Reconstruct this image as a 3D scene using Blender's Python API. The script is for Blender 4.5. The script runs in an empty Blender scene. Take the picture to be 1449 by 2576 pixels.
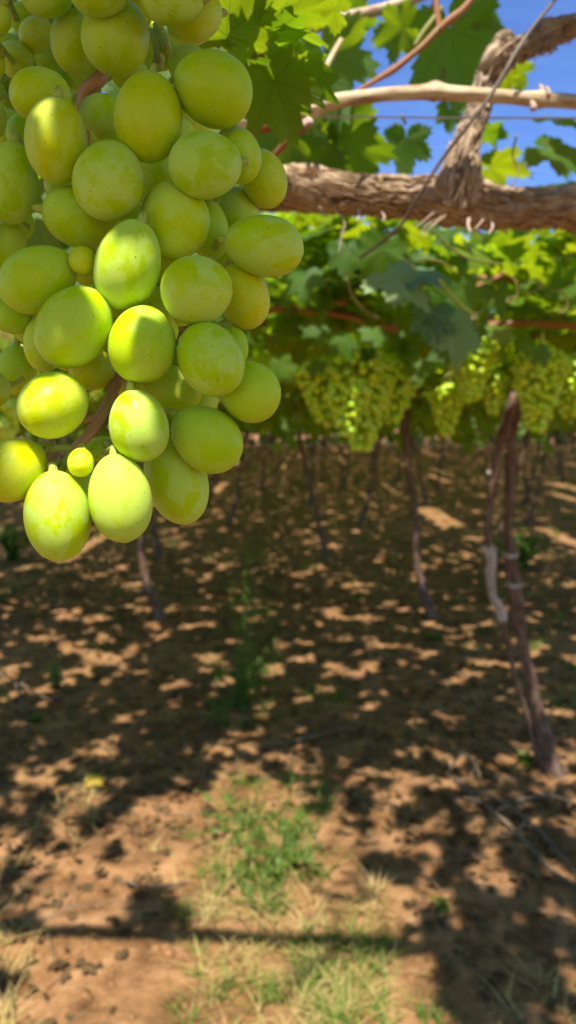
import bpy, math, random
import numpy as np
from mathutils import Vector, Matrix, Quaternion, noise as mnoise

random.seed(7)
RNG = np.random.default_rng(11)
SC = bpy.context.scene
COL = SC.collection
R = math.radians

# ------------------------------------------------------------------ camera
CAM_H = 1.5
PITCH = R(7.4)
cam_data = bpy.data.cameras.new('camera')
cam = bpy.data.objects.new('camera', cam_data)
COL.objects.link(cam)
cam.location = (0, 0, CAM_H)
cam.rotation_euler = (math.pi / 2 - PITCH, 0, 0)
cam_data.sensor_fit = 'VERTICAL'
cam_data.sensor_height = 36.0
cam_data.lens = 24.33
cam_data.clip_start = 0.01
cam_data.clip_end = 600
cam_data.dof.use_dof = True
cam_data.dof.focus_distance = 0.25
cam_data.dof.aperture_fstop = 24.33 / 2.2
SC.camera = cam

# ------------------------------------------------------------------ light
SUN_V = Vector((-0.06, -0.52, 1.0)).normalized()          # towards the sun
SUN_EL = math.asin(SUN_V.z)
SUN_ROT = math.atan2(SUN_V.x, SUN_V.y)
world = bpy.data.worlds.new('World')
SC.world = world
world.use_nodes = True
wn = world.node_tree.nodes
wl = world.node_tree.links
wn.clear()
wo = wn.new('ShaderNodeOutputWorld')
wb = wn.new('ShaderNodeBackground')
ws = wn.new('ShaderNodeTexSky')
ws.sky_type = 'NISHITA'
ws.sun_disc = False
ws.sun_elevation = SUN_EL
ws.sun_rotation = SUN_ROT
ws.altitude = 1200
ws.air_density = 1.0
ws.dust_density = 0.0
ws.ozone_density = 7.0
wb.inputs['Strength'].default_value = 0.095
wl.new(ws.outputs[0], wb.inputs[0])
wl.new(wb.outputs[0], wo.inputs[0])
sun_d = bpy.data.lights.new('sun', 'SUN')
sun_d.energy = 4.6
sun_d.angle = R(0.8)
sun_d.color = (1.0, 0.86, 0.64)
sun = bpy.data.objects.new('sun', sun_d)
COL.objects.link(sun)
sun.location = (-2, -5, 10)
sun.rotation_euler = SUN_V.to_track_quat('Z', 'Y').to_euler()

SC.view_settings.view_transform = 'Standard'
SC.view_settings.look = 'None'
SC.view_settings.gamma = 1.0
SC.view_settings.use_curve_mapping = False
SC.view_settings.exposure = 1.48
SC.render.engine = 'CYCLES'
SC.cycles.use_denoising = True
SC.cycles.max_bounces = 10
SC.cycles.diffuse_bounces = 5
SC.cycles.transmission_bounces = 6
SC.cycles.transparent_max_bounces = 8
SC.cycles.sample_clamp_indirect = 6
SC.cycles.caustics_reflective = False
SC.cycles.caustics_refractive = False

# measured positions in the photograph (1449 px wide), turned into real places
FPX = 1741.0
RIGHT = Vector((1, 0, 0))
FWD = Vector((0, math.cos(PITCH), -math.sin(PITCH)))
UP = Vector((0, math.sin(PITCH), math.cos(PITCH)))
CAMP = Vector((0, 0, CAM_H))


def P(u, v, d):
    return CAMP + FWD * d + RIGHT * ((u - 724.5) / FPX * d) + UP * ((1288 - v) / FPX * d)


def G(u, v):
    r = P(u, v, 1.0) - CAMP
    t = -CAM_H / r.z
    q = CAMP + r * t
    return Vector((q.x, q.y, 0.0))


# ------------------------------------------------------------------ helpers
def tag(o, label=None, cat=None, group=None, kind=None):
    if label: o['label'] = label
    if cat: o['category'] = cat
    if group: o['group'] = group
    if kind: o['kind'] = kind
    return o


def thing(name, label, cat, loc, group=None):
    o = bpy.data.objects.new(name, None)
    o.empty_display_size = 0.05
    COL.objects.link(o)
    o.location = loc
    return tag(o, label, cat, group)


def link(name, me, mat, parent=None, loc=None, world_mesh=True):
    o = bpy.data.objects.new(name, me)
    COL.objects.link(o)
    if mat is not None and len(me.materials) == 0:
        me.materials.append(mat)
    if parent is not None:
        o.parent = parent
        if world_mesh and parent.type == 'EMPTY':
            o.location = -parent.location
        elif loc is not None:
            o.location = Vector(loc) - (parent.location if parent.type == 'EMPTY' else Vector())
    elif loc is not None:
        o.location = loc
    return o


def mesh_np(name, V, F, uv=None, smooth=True):
    """V (n,3), F (m,k) constant-size faces"""
    V = np.asarray(V, dtype=np.float32)
    F = np.asarray(F, dtype=np.int32)
    me = bpy.data.meshes.new(name)
    me.vertices.add(len(V))
    me.vertices.foreach_set('co', V.ravel())
    m, k = F.shape
    me.loops.add(m * k)
    me.loops.foreach_set('vertex_index', F.ravel())
    me.polygons.add(m)
    me.polygons.foreach_set('loop_start', np.arange(m, dtype=np.int32) * k)
    if uv is not None:
        l = me.uv_layers.new(name='UVMap')
        l.data.foreach_set('uv', np.asarray(uv, dtype=np.float32)[F.ravel()].ravel())
    me.polygons.foreach_set('use_smooth', np.full(m, smooth))
    me.update()
    me.validate()
    return me


def bake(name, protos, mats4, pick, smooth=True):
    """join many transformed copies of prototype (V,F,uv) shapes"""
    Vs, Fs, Us = [], [], []
    off = 0
    mats4 = np.asarray(mats4)
    pick = np.asarray(pick)
    for i, (V, F, U) in enumerate(protos):
        M = mats4[pick == i]
        if len(M) == 0: continue
        n = len(V)
        H = np.concatenate([V, np.ones((n, 1))], 1)
        W = np.einsum('mij,nj->mni', M, H)[:, :, :3]
        Vs.append(W.reshape(-1, 3))
        f = F[None] + (np.arange(len(M)) * n)[:, None, None] + off
        Fs.append(f.reshape(-1, F.shape[1]))
        Us.append(np.tile(U, (len(M), 1)))
        off += n * len(M)
    return mesh_np(name, np.concatenate(Vs), np.concatenate(Fs), np.concatenate(Us), smooth)


def smooth_path(pts, sub):
    """Catmull-Rom through (x,y,z,r)"""
    A = [np.array([*p[0], p[1]], float) for p in pts]
    if len(A) < 3 or sub <= 1:
        out = []
        for i in range(len(A) - 1):
            for s in range(sub):
                out.append(A[i] + (A[i + 1] - A[i]) * s / sub)
        return out + [A[-1]]
    A = [2 * A[0] - A[1]] + A + [2 * A[-1] - A[-2]]
    out = []
    for i in range(1, len(A) - 2):
        p0, p1, p2, p3 = A[i - 1:i + 3]
        for s in range(sub):
            t = s / sub
            out.append(0.5 * ((2 * p1) + (-p0 + p2) * t + (2 * p0 - 5 * p1 + 4 * p2 - p3) * t * t
                              + (-p0 + 3 * p1 - 3 * p2 + p3) * t ** 3))
    out.append(A[-2])
    return out


def tube_data(pts, seg=10, sub=4, rough=0.0, fibre=0.0, freq=40.0, seed=0, flat=1.0):
    path = smooth_path(pts, sub)
    n = len(path)
    P3 = [Vector(p[:3]) for p in path]
    V, U, F = [], [], []
    t0 = (P3[1] - P3[0]).normalized()
    ref = Vector((0, 0, 1)) if abs(t0.z) < 0.9 else Vector((1, 0, 0))
    a = t0.cross(ref).normalized()
    length = 0
    for i in range(n):
        t = (P3[min(i + 1, n - 1)] - P3[max(i - 1, 0)]).normalized()
        a = (a - t * a.dot(t)).normalized()
        b = t.cross(a)
        if i: length += (P3[i] - P3[i - 1]).length
        r = max(path[i][3], 1e-5)
        for j in range(seg + 1):
            th = 2 * math.pi * (j % seg) / seg
            k = 1.0
            if rough:
                q = P3[i] * freq * 0.35 + Vector((math.cos(th) * 1.2, math.sin(th) * 1.2, seed))
                k += rough * (mnoise.noise(q) * 0.9 + 0.5 * mnoise.noise(q * 2.7))
            if fibre:
                q = Vector((math.cos(th) * 5.0, math.sin(th) * 5.0, length * freq * 0.55 + seed * 3))
                f = mnoise.noise(q)
                q2 = Vector((math.cos(th) * 2.6, math.sin(th) * 2.6, length * freq * 0.9 - seed))
                k += fibre * (1 - abs(f) * 2.4) * 0.6 + fibre * 0.8 * mnoise.noise(q2)
            d = a * math.cos(th) + b * math.sin(th) * flat
            V.append(P3[i] + d * r * k)
            U.append((j / seg, length))
    w = seg + 1
    for i in range(n - 1):
        for j in range(seg):
            F.append((i * w + j, i * w + j + 1, (i + 1) * w + j + 1, (i + 1) * w + j))
    # closed tips
    for end in (0, n - 1):
        c = len(V)
        V.append(P3[end])
        U.append((0.5, 0))
        for j in range(seg):
            q = (end * w + j, end * w + j + 1, c, c)
            F.append(q if end else (end * w + j + 1, end * w + j, c, c))
    return V, F, U


def mesh_any(name, V, F, U, smooth=True):
    me = bpy.data.meshes.new(name)
    F2 = [tuple(dict.fromkeys(f)) for f in F]
    me.from_pydata([tuple(v) for v in V], [], F2)
    l = me.uv_layers.new(name='UVMap')
    vi = np.empty(len(me.loops), dtype=np.int32)
    me.loops.foreach_get('vertex_index', vi)
    l.data.foreach_set('uv', np.asarray(U, dtype=np.float32)[vi].ravel())
    me.polygons.foreach_set('use_smooth', np.full(len(me.polygons), smooth))
    me.update()
    return me


def tube(name, pts, mat, parent=None, **kw):
    V, F, U = tube_data(pts, **kw)
    return link(name, mesh_any(name, V, F, U), mat, parent)


class Joiner:
    def __init__(s): s.V, s.F, s.U = [], [], []
    def add(s, V, F, U):
        o = len(s.V)
        s.V += list(V); s.U += list(U)
        s.F += [tuple(i + o for i in f) for f in F]
    def tube(s, pts, **kw): s.add(*tube_data(pts, **kw))
    def build(s, name, mat, parent=None, **k):
        return link(name, mesh_any(name, s.V, s.F, s.U), mat, parent, **k)


# ------------------------------------------------------------------ materials
class NT:
    def __init__(s, name):
        s.m = bpy.data.materials.new(name)
        s.m.use_nodes = True
        s.t = s.m.node_tree
        s.t.nodes.clear()
        s.out = s.n('ShaderNodeOutputMaterial')
    def n(s, typ, **kw):
        x = s.t.nodes.new(typ)
        for k, v in kw.items(): setattr(x, k, v)
        return x
    def l(s, a, b): s.t.links.new(a, b)
    def val(s, sock, v):
        if hasattr(v, 'is_output') or isinstance(v, bpy.types.NodeSocket): s.l(v, sock)
        else: sock.default_value = v
    def math(s, op, a, b=0.0, c=None, clamp=False):
        x = s.n('ShaderNodeMath', operation=op); x.use_clamp = clamp
        s.val(x.inputs[0], a); s.val(x.inputs[1], b)
        if c is not None: s.val(x.inputs[2], c)
        return x.outputs[0]
    def mix(s, f, a, b, mode='MIX'):
        x = s.n('ShaderNodeMix', data_type='RGBA', blend_type=mode)
        s.val(x.inputs[0], f)
        s.val(x.inputs[6], a if not isinstance(a, tuple) else (*a, 1)[:4])
        s.val(x.inputs[7], b if not isinstance(b, tuple) else (*b, 1)[:4])
        return x.outputs[2]
    def noise(s, vec, scale, detail=3, rough=0.5, dist=0.0):
        x = s.n('ShaderNodeTexNoise')
        if vec is not None: s.l(vec, x.inputs['Vector'])
        x.inputs['Scale'].default_value = scale
        x.inputs['Detail'].default_value = detail
        x.inputs['Roughness'].default_value = rough
        x.inputs['Distortion'].default_value = dist
        return x.outputs['Fac']
    def mapping(s, vec, scale=(1, 1, 1), loc=(0, 0, 0)):
        x = s.n('ShaderNodeMapping')
        s.l(vec, x.inputs[0])
        x.inputs['Scale'].default_value = scale
        x.inputs['Location'].default_value = loc
        return x.outputs[0]
    def ramp(s, f, stops):
        x = s.n('ShaderNodeValToRGB')
        s.l(f, x.inputs[0])
        e = x.color_ramp.elements
        e[0].position, e[0].color = stops[0][0], (*stops[0][1], 1)
        e[1].position, e[1].color = stops[-1][0], (*stops[-1][1], 1)
        for p, c in stops[1:-1]:
            k = e.new(p); k.color = (*c, 1)
        return x.outputs[0]
    def rng(s, v, a, b, c=0.0, d=1.0):
        x = s.n('ShaderNodeMapRange', interpolation_type='SMOOTHSTEP')
        s.val(x.inputs[0], v)
        for i, q in enumerate((a, b, c, d)): x.inputs[1 + i].default_value = q
        return x.outputs[0]
    def bump(s, h, strength, dist, normal=None):
        x = s.n('ShaderNodeBump')
        x.inputs['Strength'].default_value = strength
        x.inputs['Distance'].default_value = dist
        s.l(h, x.inputs['Height'])
        if normal is not None: s.l(normal, x.inputs['Normal'])
        return x.outputs[0]
    def bsdf(s, color, rough=0.6, normal=None, **kw):
        x = s.n('ShaderNodeBsdfPrincipled')
        s.val(x.inputs['Base Color'], (*color, 1) if isinstance(color, tuple) else color)
        s.val(x.inputs['Roughness'], rough)
        if normal is not None: s.l(normal, x.inputs['Normal'])
        for k, v in kw.items(): s.val(x.inputs[k.replace('_', ' ')], v)
        return x
    def finish(s, sh):
        s.l(sh, s.out.inputs[0])
        return s.m


def mat_grape(name, tint=1.0, detail=True):
    t = NT(name)
    oi = t.n('ShaderNodeObjectInfo')
    rnd = oi.outputs['Random']
    tc = t.n('ShaderNodeTexCoord').outputs['Object']
    add = t.n('ShaderNodeVectorMath', operation='ADD')
    cmb = t.n('ShaderNodeCombineXYZ')
    k = t.math('MULTIPLY', rnd, 57.0)
    t.l(k, cmb.inputs[0]); t.l(k, cmb.inputs[1])
    t.l(tc, add.inputs[0]); t.l(cmb.outputs[0], add.inputs[1])
    v = add.outputs[0]
    base = t.ramp(rnd, [(0.0, (0.360, 0.600, 0.004)), (0.35, (0.520, 0.650, 0.003)), (0.7, (0.430, 0.630, 0.003)), (1.0, (0.620, 0.630, 0.002))])
    n1 = t.noise(v, 1.4, 2, 0.5)
    base = t.mix(t.math('MULTIPLY', t.rng(n1, 0.36, 0.68), 0.20), base, (0.58, 0.59, 0.004))
    n2 = t.noise(v, 3.2, 3, 0.55)
    base = t.mix(t.math('MULTIPLY', t.rng(n2, 0.42, 0.75), 0.25), base, (0.26, 0.48, 0.01))
    # waxy bloom in soft-edged rubbed patches
    b1 = t.noise(v, 1.1, 4, 0.55, 0.4)
    b2 = t.noise(v, 9.0, 2, 0.5)
    bl = t.rng(t.math('MULTIPLY_ADD', b2, 0.16, b1), 0.50, 0.62)
    bamt = t.math('MULTIPLY_ADD', t.math('FRACT', t.math('MULTIPLY', rnd, 7.31)), 0.44, 0.10)
    base = t.mix(t.math('MULTIPLY', bl, bamt), base, (0.55, 0.72, 0.22))
    # corky specks
    vo = t.n('ShaderNodeTexVoronoi'); vo.inputs['Scale'].default_value = 3.4
    t.l(v, vo.inputs['Vector'])
    sp = t.rng(vo.outputs['Distance'], 0.045, 0.085, 1.0, 0.0)
    vo2 = t.n('ShaderNodeTexVoronoi'); vo2.inputs['Scale'].default_value = 11.0
    t.l(v, vo2.inputs['Vector'])
    sp2 = t.rng(vo2.outputs['Distance'], 0.06, 0.13, 0.42, 0.0)
    base = t.mix(sp2, base, (0.16, 0.20, 0.02))
    base = t.mix(t.math('MULTIPLY', sp, 0.8), base, (0.10, 0.07, 0.02))
    # style scar at the tip (object -Z end) and browner stalk end
    sx = t.n('ShaderNodeSeparateXYZ'); t.l(tc, sx.inputs[0])
    tip = t.rng(sx.outputs[2], -1.06, -1.015, 1.0, 0.0)
    base = t.mix(tip, base, (0.22, 0.14, 0.05))
    rough = t.math('MULTIPLY_ADD', bl, 0.22, 0.33)
    bmp = t.bump(t.noise(v, 16, 2, 0.5), 0.06, 0.01)
    x = t.bsdf(base, rough, bmp, Subsurface_Weight=0.85, Subsurface_Scale=0.0045, IOR=1.40, Specular_IOR_Level=0.30)
    x.inputs['Subsurface Radius'].default_value = (1.0, 1.1, 0.22)
    return t.finish(x.outputs[0])


def mat_leaf(name, top=(0.040, 0.120, 0.008), thru=(0.34, 0.56, 0.008), veins=True, tfac=0.42, var=1.0):
    t = NT(name)
    geo = t.n('ShaderNodeNewGeometry')
    oi = t.n('ShaderNodeObjectInfo')
    rnd = t.math('FRACT', t.math('ADD', oi.outputs['Random'], geo.outputs['Random Per Island']))
    uv = t.n('ShaderNodeUVMap').outputs[0]
    pos = geo.outputs['Position']
    c_alt = tuple(a * b for a, b in zip(top, (1.8, 1.35, 1.1)))
    c_drk = tuple(a * 0.62 for a in top)
    col = t.ramp(rnd, [(0, c_drk), (0.5, top), (0.85, c_alt), (1.0, (top[0] * 3.6, top[1] * 1.9, top[2] * 1.2))])
    n = t.noise(uv, 5.0, 4, 0.6)
    col = t.mix(t.math('MULTIPLY', t.rng(n, 0.35, 0.7), 0.35), col, c_alt)
    tcol = t.mix(rnd, thru, (thru[0] * 1.5, thru[1] * 1.1, thru[2] * 0.8))
    nrm = None
    if veins:
        s = t.n('ShaderNodeSeparateXYZ'); t.l(uv, s.inputs[0])
        X, Y = s.outputs[0], s.outputs[1]
        acc = None
        side = None
        for ang in (0, 52, -52, 108, -108):
            ca, sa = math.cos(R(ang)), math.sin(R(ang))
            perp = t.math('ABSOLUTE', t.math('SUBTRACT', t.math('MULTIPLY', X, ca), t.math('MULTIPLY', Y, sa)))
            along = t.math('ADD', t.math('MULTIPLY', X, sa), t.math('MULTIPLY', Y, ca))
            w = t.math('SUBTRACT', perp, t.math('MULTIPLY_ADD', along, -0.010, 0.013))
            line = t.math('MULTIPLY', t.rng(w, -0.004, 0.004, 1.0, 0.0), t.rng(along, 0.0, 0.02))
            acc = line if acc is None else t.math('MAXIMUM', acc, line)
        # branching side veins: angled bands of a wave, mirrored about the midrib
        for ang in (0, 52, -52):
            ca, sa = math.cos(R(ang)), math.sin(R(ang))
            perp = t.math('ABSOLUTE', t.math('SUBTRACT', t.math('MULTIPLY', X, ca), t.math('MULTIPLY', Y, sa)))
            along = t.math('ADD', t.math('MULTIPLY', X, sa), t.math('MULTIPLY', Y, ca))
            ph = t.math('FRACT', t.math('MULTIPLY', t.math('SUBTRACT', along, t.math('MULTIPLY', perp, 0.9)), 8.0))
            ln = t.math('MULTIPLY', t.rng(t.math('ABSOLUTE', t.math('SUBTRACT', ph, 0.5)), 0.02, 0.09, 1.0, 0.0),
                        t.math('MULTIPLY', t.rng(perp, 0.16, 0.24, 1.0, 0.0), t.rng(along, 0.05, 0.12)))
            side = ln if side is None else t.math('MAXIMUM', side, ln)
        v = t.math('MAXIMUM', acc, t.math('MULTIPLY', side, 0.45))
        col = t.mix(t.math('MULTIPLY', v, 0.55), col, (0.20, 0.28, 0.05))
        tcol = t.mix(t.math('MULTIPLY', v, 0.6), tcol, (0.10, 0.20, 0.01))
        wear = t.math('MULTIPLY', t.rng(t.noise(pos, 34, 3, 0.6), 0.66, 0.72), 0.75)
        col = t.mix(wear, col, (0.22, 0.12, 0.03))
        tcol = t.mix(wear, tcol, (0.20, 0.09, 0.01))
        h = t.math('ADD', t.math('MULTIPLY', v, -1.0), t.math('MULTIPLY', t.noise(uv, 22, 3, 0.6), 0.7))
        nrm = t.bump(h, 0.5, 0.002)
    # paler underside
    col = t.mix(t.math('MULTIPLY', geo.outputs['Backfacing'], 0.45), col, (0.085, 0.17, 0.025))
    p = t.bsdf(col, 0.5, nrm, Specular_IOR_Level=0.28)
    tr = t.n('ShaderNodeBsdfTranslucent')
    t.l(tcol, tr.inputs[0])
    mx = t.n('ShaderNodeMixShader')
    mx.inputs[0].default_value = tfac
    t.l(p.outputs[0], mx.inputs[1]); t.l(tr.outputs[0], mx.inputs[2])
    return t.finish(mx.outputs[0])


def mat_bark(name, dark=(0.065, 0.038, 0.018), mid=(0.37, 0.26, 0.140), pale=(0.66, 0.52, 0.33), su=5.0, sv=22.0, strength=0.9, bd=0.006):
    t = NT(name)
    uv = t.n('ShaderNodeUVMap').outputs[0]
    # fibres run along the limb: strong variation round it, slow along it
    a = t.noise(t.mapping(uv, (su * 4, sv * 0.7, 1)), 1.0, 5, 0.62, 0.9)
    b = t.noise(t.mapping(uv, (su * 1.2, sv * 2.2, 1), (3, 7, 0)), 1.0, 4, 0.6, 1.4)
    c = t.noise(t.mapping(uv, (su * 12, sv * 1.5, 1), (1, 2, 0)), 1.0, 3, 0.6)
    h = t.math('ADD', t.math('MULTIPLY', a, 0.6), t.math('MULTIPLY', b, 0.4))
    col = t.ramp(h, [(0.36, dark), (0.50, mid), (0.62, pale), (0.72, tuple(x * 0.75 for x in mid))])
    col = t.mix(t.math('MULTIPLY', t.rng(c, 0.35, 0.6, 0.55, 0.0), 1.0), col, dark)
    hh = t.math('ADD', h, t.math('MULTIPLY', c, 0.35))
    return t.finish(t.bsdf(col, 0.85, t.bump(hh, strength, bd), Specular_IOR_Level=0.2).outputs[0])


def mat_cane(name, c1, c2, c3, rough=0.55, sv=30.0):
    t = NT(name)
    uv = t.n('ShaderNodeUVMap').outputs[0]
    a = t.noise(t.mapping(uv, (14, sv, 1)), 1.0, 4, 0.6, 0.3)
    b = t.noise(t.mapping(uv, (3, sv * 0.6, 1), (5, 1, 0)), 1.0, 3, 0.5)
    col = t.mix(t.rng(a, 0.35, 0.65), c1, c2)
    col = t.mix(t.math('MULTIPLY', t.rng(b, 0.52, 0.66), 0.8), col, c3)
    return t.finish(t.bsdf(col, rough, t.bump(a, 0.45, 0.0015), Specular_IOR_Level=0.35).outputs[0])


def mat_plain(name, c1, c2, scale=20, rough=0.7, thru=None, coord='Object', spec=0.3):
    t = NT(name)
    tc = t.n('ShaderNodeTexCoord').outputs[coord]
    geo = t.n('ShaderNodeNewGeometry')
    n = t.noise(tc, scale, 3, 0.6)
    f = t.math('ADD', t.math('MULTIPLY', t.rng(n, 0.3, 0.7), 0.5), t.math('MULTIPLY', geo.outputs['Random Per Island'], 0.5))
    col = t.mix(f, c1, c2)
    p = t.bsdf(col, rough, None, Specular_IOR_Level=spec)
    if thru is None:
        return t.finish(p.outputs[0])
    tr = t.n('ShaderNodeBsdfTranslucent'); tr.inputs[0].default_value = (*thru, 1)
    mx = t.n('ShaderNodeMixShader'); mx.inputs[0].default_value = 0.35
    t.l(p.outputs[0], mx.inputs[1]); t.l(tr.outputs[0], mx.inputs[2])
    return t.finish(mx.outputs[0])


def mat_soil(name):
    t = NT(name)
    pos = t.n('ShaderNodeNewGeometry').outputs['Position']
    n1 = t.noise(pos, 0.9, 5, 0.6)
    n2 = t.noise(pos, 9, 6, 0.65)
    n3 = t.noise(pos, 70, 4, 0.7)
    n4 = t.noise(pos, 2.6, 3, 0.5, 0.6)
    col = t.ramp(n2, [(0.30, (0.075, 0.036, 0.012)), (0.48, (0.255, 0.130, 0.052)), (0.68, (0.430, 0.245, 0.112))])
    col = t.mix(t.math('MULTIPLY', t.rng(n1, 0.45, 0.62), 0.55), col, (0.35, 0.205, 0.085))
    col = t.mix(t.math('MULTIPLY', t.rng(n4, 0.53, 0.64), 0.6), col, (0.115, 0.062, 0.026))
    col = t.mix(t.math('MULTIPLY', t.rng(n3, 0.55, 0.75), 0.5), col, (0.42, 0.25, 0.115))
    col = t.mix(t.math('MULTIPLY', t.rng(n3, 0.25, 0.42, 1.0, 0.0), 0.5), col, (0.08, 0.038, 0.016))
    h = t.math('ADD', t.math('MULTIPLY', n2, 1.0), t.math('MULTIPLY', n3, 0.4))
    return t.finish(t.bsdf(col, 0.95, t.bump(h, 0.8, 0.03), Specular_IOR_Level=0.1).outputs[0])


M_GRAPE = mat_grape('grape_skin')
M_LEAF = mat_leaf('vine_leaf_near')
M_LEAF_FAR = mat_leaf('vine_leaf_far', top=(0.050, 0.140, 0.008), thru=(0.42, 0.66, 0.008), veins=False, tfac=0.46)
M_LEAF_OLD = mat_leaf('vine_leaf_bluish', top=(0.110, 0.240, 0.100), thru=(0.20, 0.42, 0.08), tfac=0.3)
M_BARK = mat_bark('old_vine_bark')
M_BARK_DARK = mat_bark('shaded_trunk_bark', dark=(0.05, 0.028, 0.018), mid=(0.16, 0.095, 0.06), pale=(0.30, 0.21, 0.15), su=3, sv=10)  # vine bark darkened in its colour to stand for shade on the trunks
M_CANE = mat_cane('ripe_cane', (0.50, 0.36, 0.17), (0.62, 0.50, 0.29), (0.26, 0.13, 0.05))
M_SHOOT = mat_cane('brown_shoot', (0.22, 0.075, 0.018), (0.32, 0.135, 0.035), (0.26, 0.17, 0.04))
M_GREENSTEM = mat_cane('green_petiole', (0.17, 0.20, 0.03), (0.26, 0.24, 0.04), (0.25, 0.13, 0.04))
M_TENDRIL = mat_cane('tendril', (0.24, 0.22, 0.03), (0.32, 0.27, 0.05), (0.36, 0.20, 0.06))
M_PEDICEL = mat_cane('pedicel', (0.34, 0.44, 0.06), (0.44, 0.50, 0.08), (0.25, 0.18, 0.06), sv=300)
M_RACHIS = mat_cane('rachis', (0.46, 0.22, 0.15), (0.52, 0.30, 0.18), (0.38, 0.34, 0.08), sv=120)
M_WIRE = mat_cane('galvanised_wire', (0.42, 0.42, 0.43), (0.60, 0.60, 0.60), (0.25, 0.24, 0.23), rough=0.4)
M_TIE = mat_cane('weathered_tie', (0.10, 0.075, 0.05), (0.18, 0.13, 0.08), (0.30, 0.24, 0.16))
M_SHRED = mat_cane('bark_shred', (0.42, 0.30, 0.20), (0.55, 0.41, 0.28), (0.22, 0.13, 0.07))
M_PALEWOOD = mat_bark('sunlit_pale_wood', dark=(0.20, 0.15, 0.11), mid=(0.42, 0.35, 0.28), pale=(0.58, 0.51, 0.44), su=3, sv=8, strength=0.5)  # pale colour stands for sunlight on the second stem
M_SOIL = mat_soil('red_sandy_soil')
M_CLOD = mat_plain('soil_clod', (0.16, 0.08, 0.032), (0.32, 0.17, 0.07), 60, 0.95, spec=0.1)
M_LITTER = mat_plain('dry_leaf_litter', (0.045, 0.026, 0.010), (0.20, 0.12, 0.045), 30, 0.8, spec=0.2)
M_TWIG = mat_plain('dead_twig', (0.09, 0.065, 0.04), (0.22, 0.165, 0.105), 30, 0.85, spec=0.15)
M_STRAW = mat_plain('dry_grass', (0.46, 0.35, 0.11), (0.62, 0.48, 0.19), 5, 0.7, thru=(0.5, 0.42, 0.18))
M_GRASS = mat_plain('green_grass', (0.08, 0.16, 0.02), (0.20, 0.28, 0.04), 5, 0.6, thru=(0.28, 0.42, 0.05))
M_WEED = mat_plain('weed_leaf', (0.045, 0.10, 0.014), (0.15, 0.22, 0.03), 5, 0.5, thru=(0.22, 0.40, 0.04))
M_TREE = mat_plain('windbreak_foliage', (0.03, 0.06, 0.015), (0.06, 0.10, 0.02), 2, 0.6, thru=(0.10, 0.18, 0.02))

# ------------------------------------------------------------------ leaf shapes
def leaf_shape(n, rings, seed, cup=0.10, teeth=True, fold=0.12):
    rr = random.Random(seed)
    lobes = [(0, 1.0, 30), (52, 0.88, 27), (-52, 0.88, 27), (108, 0.72, 30), (-108, 0.72, 30)]
    lobes = [(a + rr.uniform(-5, 5), l * rr.uniform(0.92, 1.06), w * rr.uniform(0.95, 1.1)) for a, l, w in lobes]
    depth = rr.uniform(0.60, 0.74)

    def rad(deg):
        best = 0
        for a, l, w in lobes:
            d = abs((deg - a + 180) % 360 - 180) / w
            best = max(best, l * (1 - 0.42 * d ** 1.5) if d < 1.4 else 0)
        base = depth * 0.80
        r = max(best, base * (1.0 if abs(deg) < 140 else max(0.25, 1 - (abs(deg) - 140) / 60)))
        return r
    V, U = [(0, 0, 0)], [(0, 0)]
    angs = [-172 + 344 * i / (n - 1) for i in range(n)]
    ph = [rr.uniform(0, 6.28) for _ in range(6)]
    for k in range(1, rings + 1):
        s = (k / rings) ** 0.85
        for i, dg in enumerate(angs):
            r = rad(dg)
            if teeth and k == rings:
                r *= 1.0 + (0.10 if i % 2 else -0.06) * (1 if abs(dg) < 160 else 0)
            r *= s
            th = R(dg)
            x, y = r * math.sin(th), r * math.cos(th)
            z = -cup * r * r - fold * abs(x) * 0.25 * (1 if seed % 2 else -0.7)
            z += 0.055 * r * math.sin(3.1 * th + ph[0]) + 0.05 * r * r * math.sin(6.3 * th + ph[1])
            if k == rings: z += 0.030 * math.sin(11 * th + ph[2])
            # the lamina stands up a little between the main veins
            z += 0.045 * s * r * abs(math.sin(R(dg) * 3.4))
            z -= 0.16 * max(0, y) ** 2 * (1.3 if seed % 3 == 0 else 0.6)
            V.append((x, y, z)); U.append((x, y))
    F = []
    for i in range(n - 1):
        F.append((0, 1 + i + 1, 1 + i))
    for k in range(rings - 1):
        o, q = 1 + k * n, 1 + (k + 1) * n
        for i in range(n - 1):
            F.append((o + i, o + i + 1, q + i + 1))
            F.append((o + i, q + i + 1, q + i))
    return np.array(V, float), np.array(F), np.array(U, float)


NEAR = [leaf_shape(65, 5, s) for s in range(6)]
MID = [leaf_shape(29, 3, s) for s in range(6)]
LOW = [leaf_shape(12, 1, s, teeth=False) for s in range(5)]
NEAR_ME = [mesh_np('leaf_blade', *q) for q in NEAR]
OLD_ME = [mesh_np('leaf_blade_old', *q) for q in NEAR]
MID_ME = [mesh_np('leaf_blade_mid', *q) for q in MID]
for m in NEAR_ME: m.materials.append(M_LEAF)
for m in OLD_ME: m.materials.append(M_LEAF_OLD)
for m in MID_ME: m.materials.append(M_LEAF)


def leaf_matrix(pos, normal, tip, size, center=True):
    """pos: middle of the blade; normal: upper side; tip: direction of the leaf tip"""
    z = Vector(normal).normalized()
    y = Vector(tip); y = (y - z * y.dot(z)).normalized()
    x = y.cross(z)
    s = size / 1.75
    M = Matrix(((x.x, y.x, z.x, 0), (x.y, y.y, z.y, 0), (x.z, y.z, z.z, 0), (0, 0, 0, 1)))
    M = Matrix.Translation(Vector(pos) - y * (s * 0.15 if center else 0)) @ M @ Matrix.Scale(s, 4)
    return M


def put(name, me, M, parent):
    o = bpy.data.objects.new(name, me)
    COL.objects.link(o)
    o.parent = parent
    if parent.type == 'EMPTY': M = Matrix.Translation(-parent.location) @ M
    o.matrix_basis = M
    return o


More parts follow.
